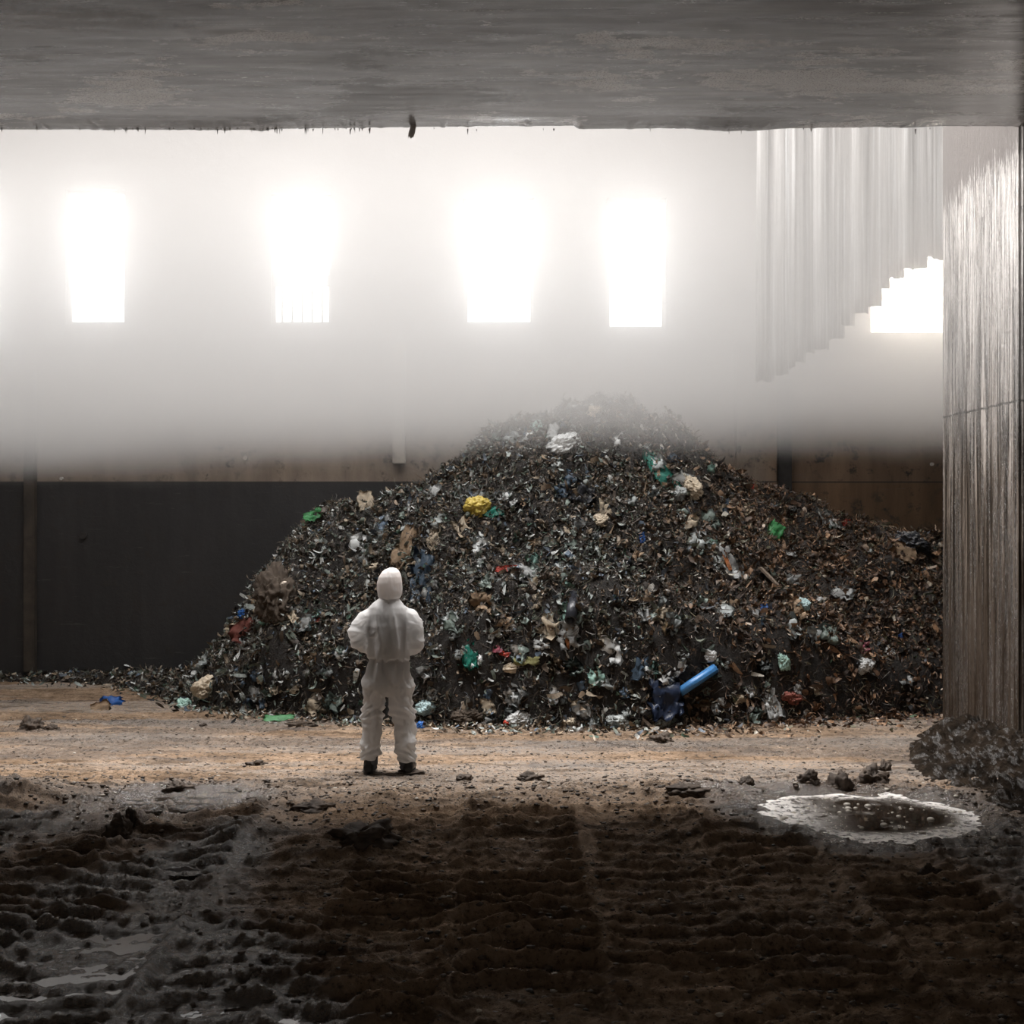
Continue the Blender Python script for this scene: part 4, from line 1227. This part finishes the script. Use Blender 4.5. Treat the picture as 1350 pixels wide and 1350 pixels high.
        kn = np.exp(-((z - .50 - .25 * x * sx) / .075) ** 2) + .8 * np.exp(-((z - .17) / .07) ** 2)
        d += kn * .013 * np.sin((z + .35 * x * sx + .25 * y + .05 * vnoise(x * 8, y * 8, 8)) * 95)
        # back and sleeves
        tz = sstep(1.0, 1.08, z) * sstep(1.52, 1.44, z)
        body_ = tz * sstep(.22, .15, np.abs(x))
        d += body_ * (.026 * (ridged(x * 7 + z * .8, z * 1.6 + y * 2, 62, 3) - .5) + .004 * fbm(x * 11, z * 9 + y * 8, 63, 3))
        arm = tz * sstep(.16, .22, np.abs(x))
        d += arm * (.030 * (ridged(x * 4 + 4 + y * 4 + z * 3 * sx, z * 6, 64, 3) - .5) + .006 * fbm(x * 10 + y * 10, z * 13, 65, 3))
        d -= .006 * np.exp(-(x / .008) ** 2) * sstep(.7, .72, z) * sstep(.98, .96, z) * (y < 0)
        return d
    wrinkle(suit, folds)
    cov = link('coverall', suit, M_suit, root, True)
    # hood
    bm = bmesh.new()
    rows = [(794, 498, 527, .10, .0), (789, 499.5, 527.5, .105, .005), (783, 498, 529.5, .12, .01), (775, 496.5, 530.5, .135, .012), (768, 497, 530.5, .14, .012), (760, 499, 529, .135, .01), (754, 502.5, 526.5, .115, .008), (750, 506.5, 522.5, .085, .005), (748, 511, 518, .04, .003)]
    loft(bm, [(V(((pxx(l) + pxx(r)) / 2, cy, pz(py))), X * (pxx(r) - pxx(l)) / 2, Y * dep) for py, l, r, dep, cy in rows], 26)
    hood = remesh('hood', bm, .007, 3)
    def hf(co):
        x, y, z = co[:, 0], co[:, 1], co[:, 2]
        d = .010 * (ridged(x * 7 + y * 5, z * 4.5 + x * 4, 70, 2) - .5) + .005 * fbm(x * 14 + y * 9, z * 12, 71, 3)
        d -= .014 * np.exp(-((z - pz(790)) / .014) ** 2)
        d += .007 * np.exp(-((x - .015) / .007) ** 2) * (y < 0.02)
        return d
    wrinkle(hood, hf)
    # face opening at the front
    bm = bmesh.new(); bm.from_mesh(hood)
    kill = [f for f in bm.faces if f.calc_center_median().y > .105 and pz(783) < f.calc_center_median().z < pz(755)]
    bmesh.ops.delete(bm, geom=kill, context='FACES'); bm.to_mesh(hood); bm.free()
    hd = link('hood', hood, M_suit, cov, True)
    # boots
    for s, cx, zt in ((-1, pxx(486.5), .17), (1, pxx(538.5), .15)):
        bm = bmesh.new()
        path(bm, [(cx, .0, zt), (cx, -.005, .10), (cx, -.012, .035)], [.046, .046, .05], 16)
        loft(bm, [(V((cx + s * (.012 * (q + .07) / .2), q, hz / 2 + .004)), V((1, 0, 0)) * w, V((0, 0, 1)) * hz / 2) for q, w, hz in [(-.07, .028, .05), (-.055, .042, .08), (.0, .047, .10), (.07, .05, .085), (.14, .05, .07), (.185, .036, .055), (.205, .015, .03)]], 16)
        bt = remesh('boot', bm, .006, 3)
        b = link('boot', bt, M_boot, root, True)
        sole = bmesh.new()
        loft(sole, [(V((cx + s * (.012 * (q + .07) / .2), q, z)), V((1, 0, 0)) * w, V((0, 1, 0)) * .001) for q, w, z in []] or [(V((cx + s * .008, .065, -.006)), V((.052, s * .0, 0)), V((0, .14, 0))), (V((cx + s * .008, .065, .018)), V((.052, 0, 0)), V((0, .142, 0)))], 24)
        me = bpy.data.meshes.new('sole'); sole.to_mesh(me); sole.free()
        link('sole', me, M_boot, b)
    zf = float(floor_h(np.array([gx]), np.array([gy]))[0][0])
    root.location.z = zf + .006
build_person()

# ------------------------------------------------------------------ steam filling the upper hall
fog = link('haze', box_mesh('haze', -8.98, 8.98, 8.6, WALL_Y - .01, 2.4, 8.4), mat_fog())
tag(fog, 'pale glowing steam filling the upper hall above the heap', 'haze', kind='stuff')

# ------------------------------------------------------------------ light
def area(name, loc, sx, sy, power, rot=(0, 0, 0), col=(1, 1, 1), spread=180):
    l = bpy.data.lights.new(name, 'AREA'); l.shape = 'RECTANGLE'; l.size = sx; l.size_y = sy; l.energy = power; l.color = col; l.spread = math.radians(spread)
    o = bpy.data.objects.new(name, l); COL.objects.link(o); o.location = loc; o.rotation_euler = rot
    return o
area('skylight', (0, 12.25, ROOF - .05), 15, 2.2, 15500, (0, 0, 0), (1.0, .97, .95))

w = bpy.data.worlds.new('world'); C.world = w; w.use_nodes = True
bg = w.node_tree.nodes['Background']; bg.inputs[0].default_value = (1.0, .90, .80, 1); bg.inputs[1].default_value = 0.6

# ------------------------------------------------------------------ camera and view
cam = bpy.data.cameras.new('camera'); co = bpy.data.objects.new('camera', cam); COL.objects.link(co)
cam.sensor_fit = 'HORIZONTAL'; cam.sensor_width = 24; cam.lens = 24 * F / 1350
cam.clip_end = 200
co.location = (0, 0, CAMZ); co.rotation_euler = (math.pi / 2, 0, 0)
C.camera = co
C.view_settings.view_transform = 'Standard'; C.view_settings.look = 'None'; C.view_settings.gamma = 1; C.view_settings.use_curve_mapping = False
C.view_settings.exposure = -1.15
cy = C.cycles
cy.use_denoising = True
cy.max_bounces = 6; cy.diffuse_bounces = 3; cy.glossy_bounces = 3; cy.transmission_bounces = 4; cy.volume_bounces = 2; cy.transparent_max_bounces = 8
cy.volume_step_rate = 4.0; cy.volume_max_steps = 64
cy.sample_clamp_indirect = 6.0
cy.caustics_reflective = False; cy.caustics_refractive = False
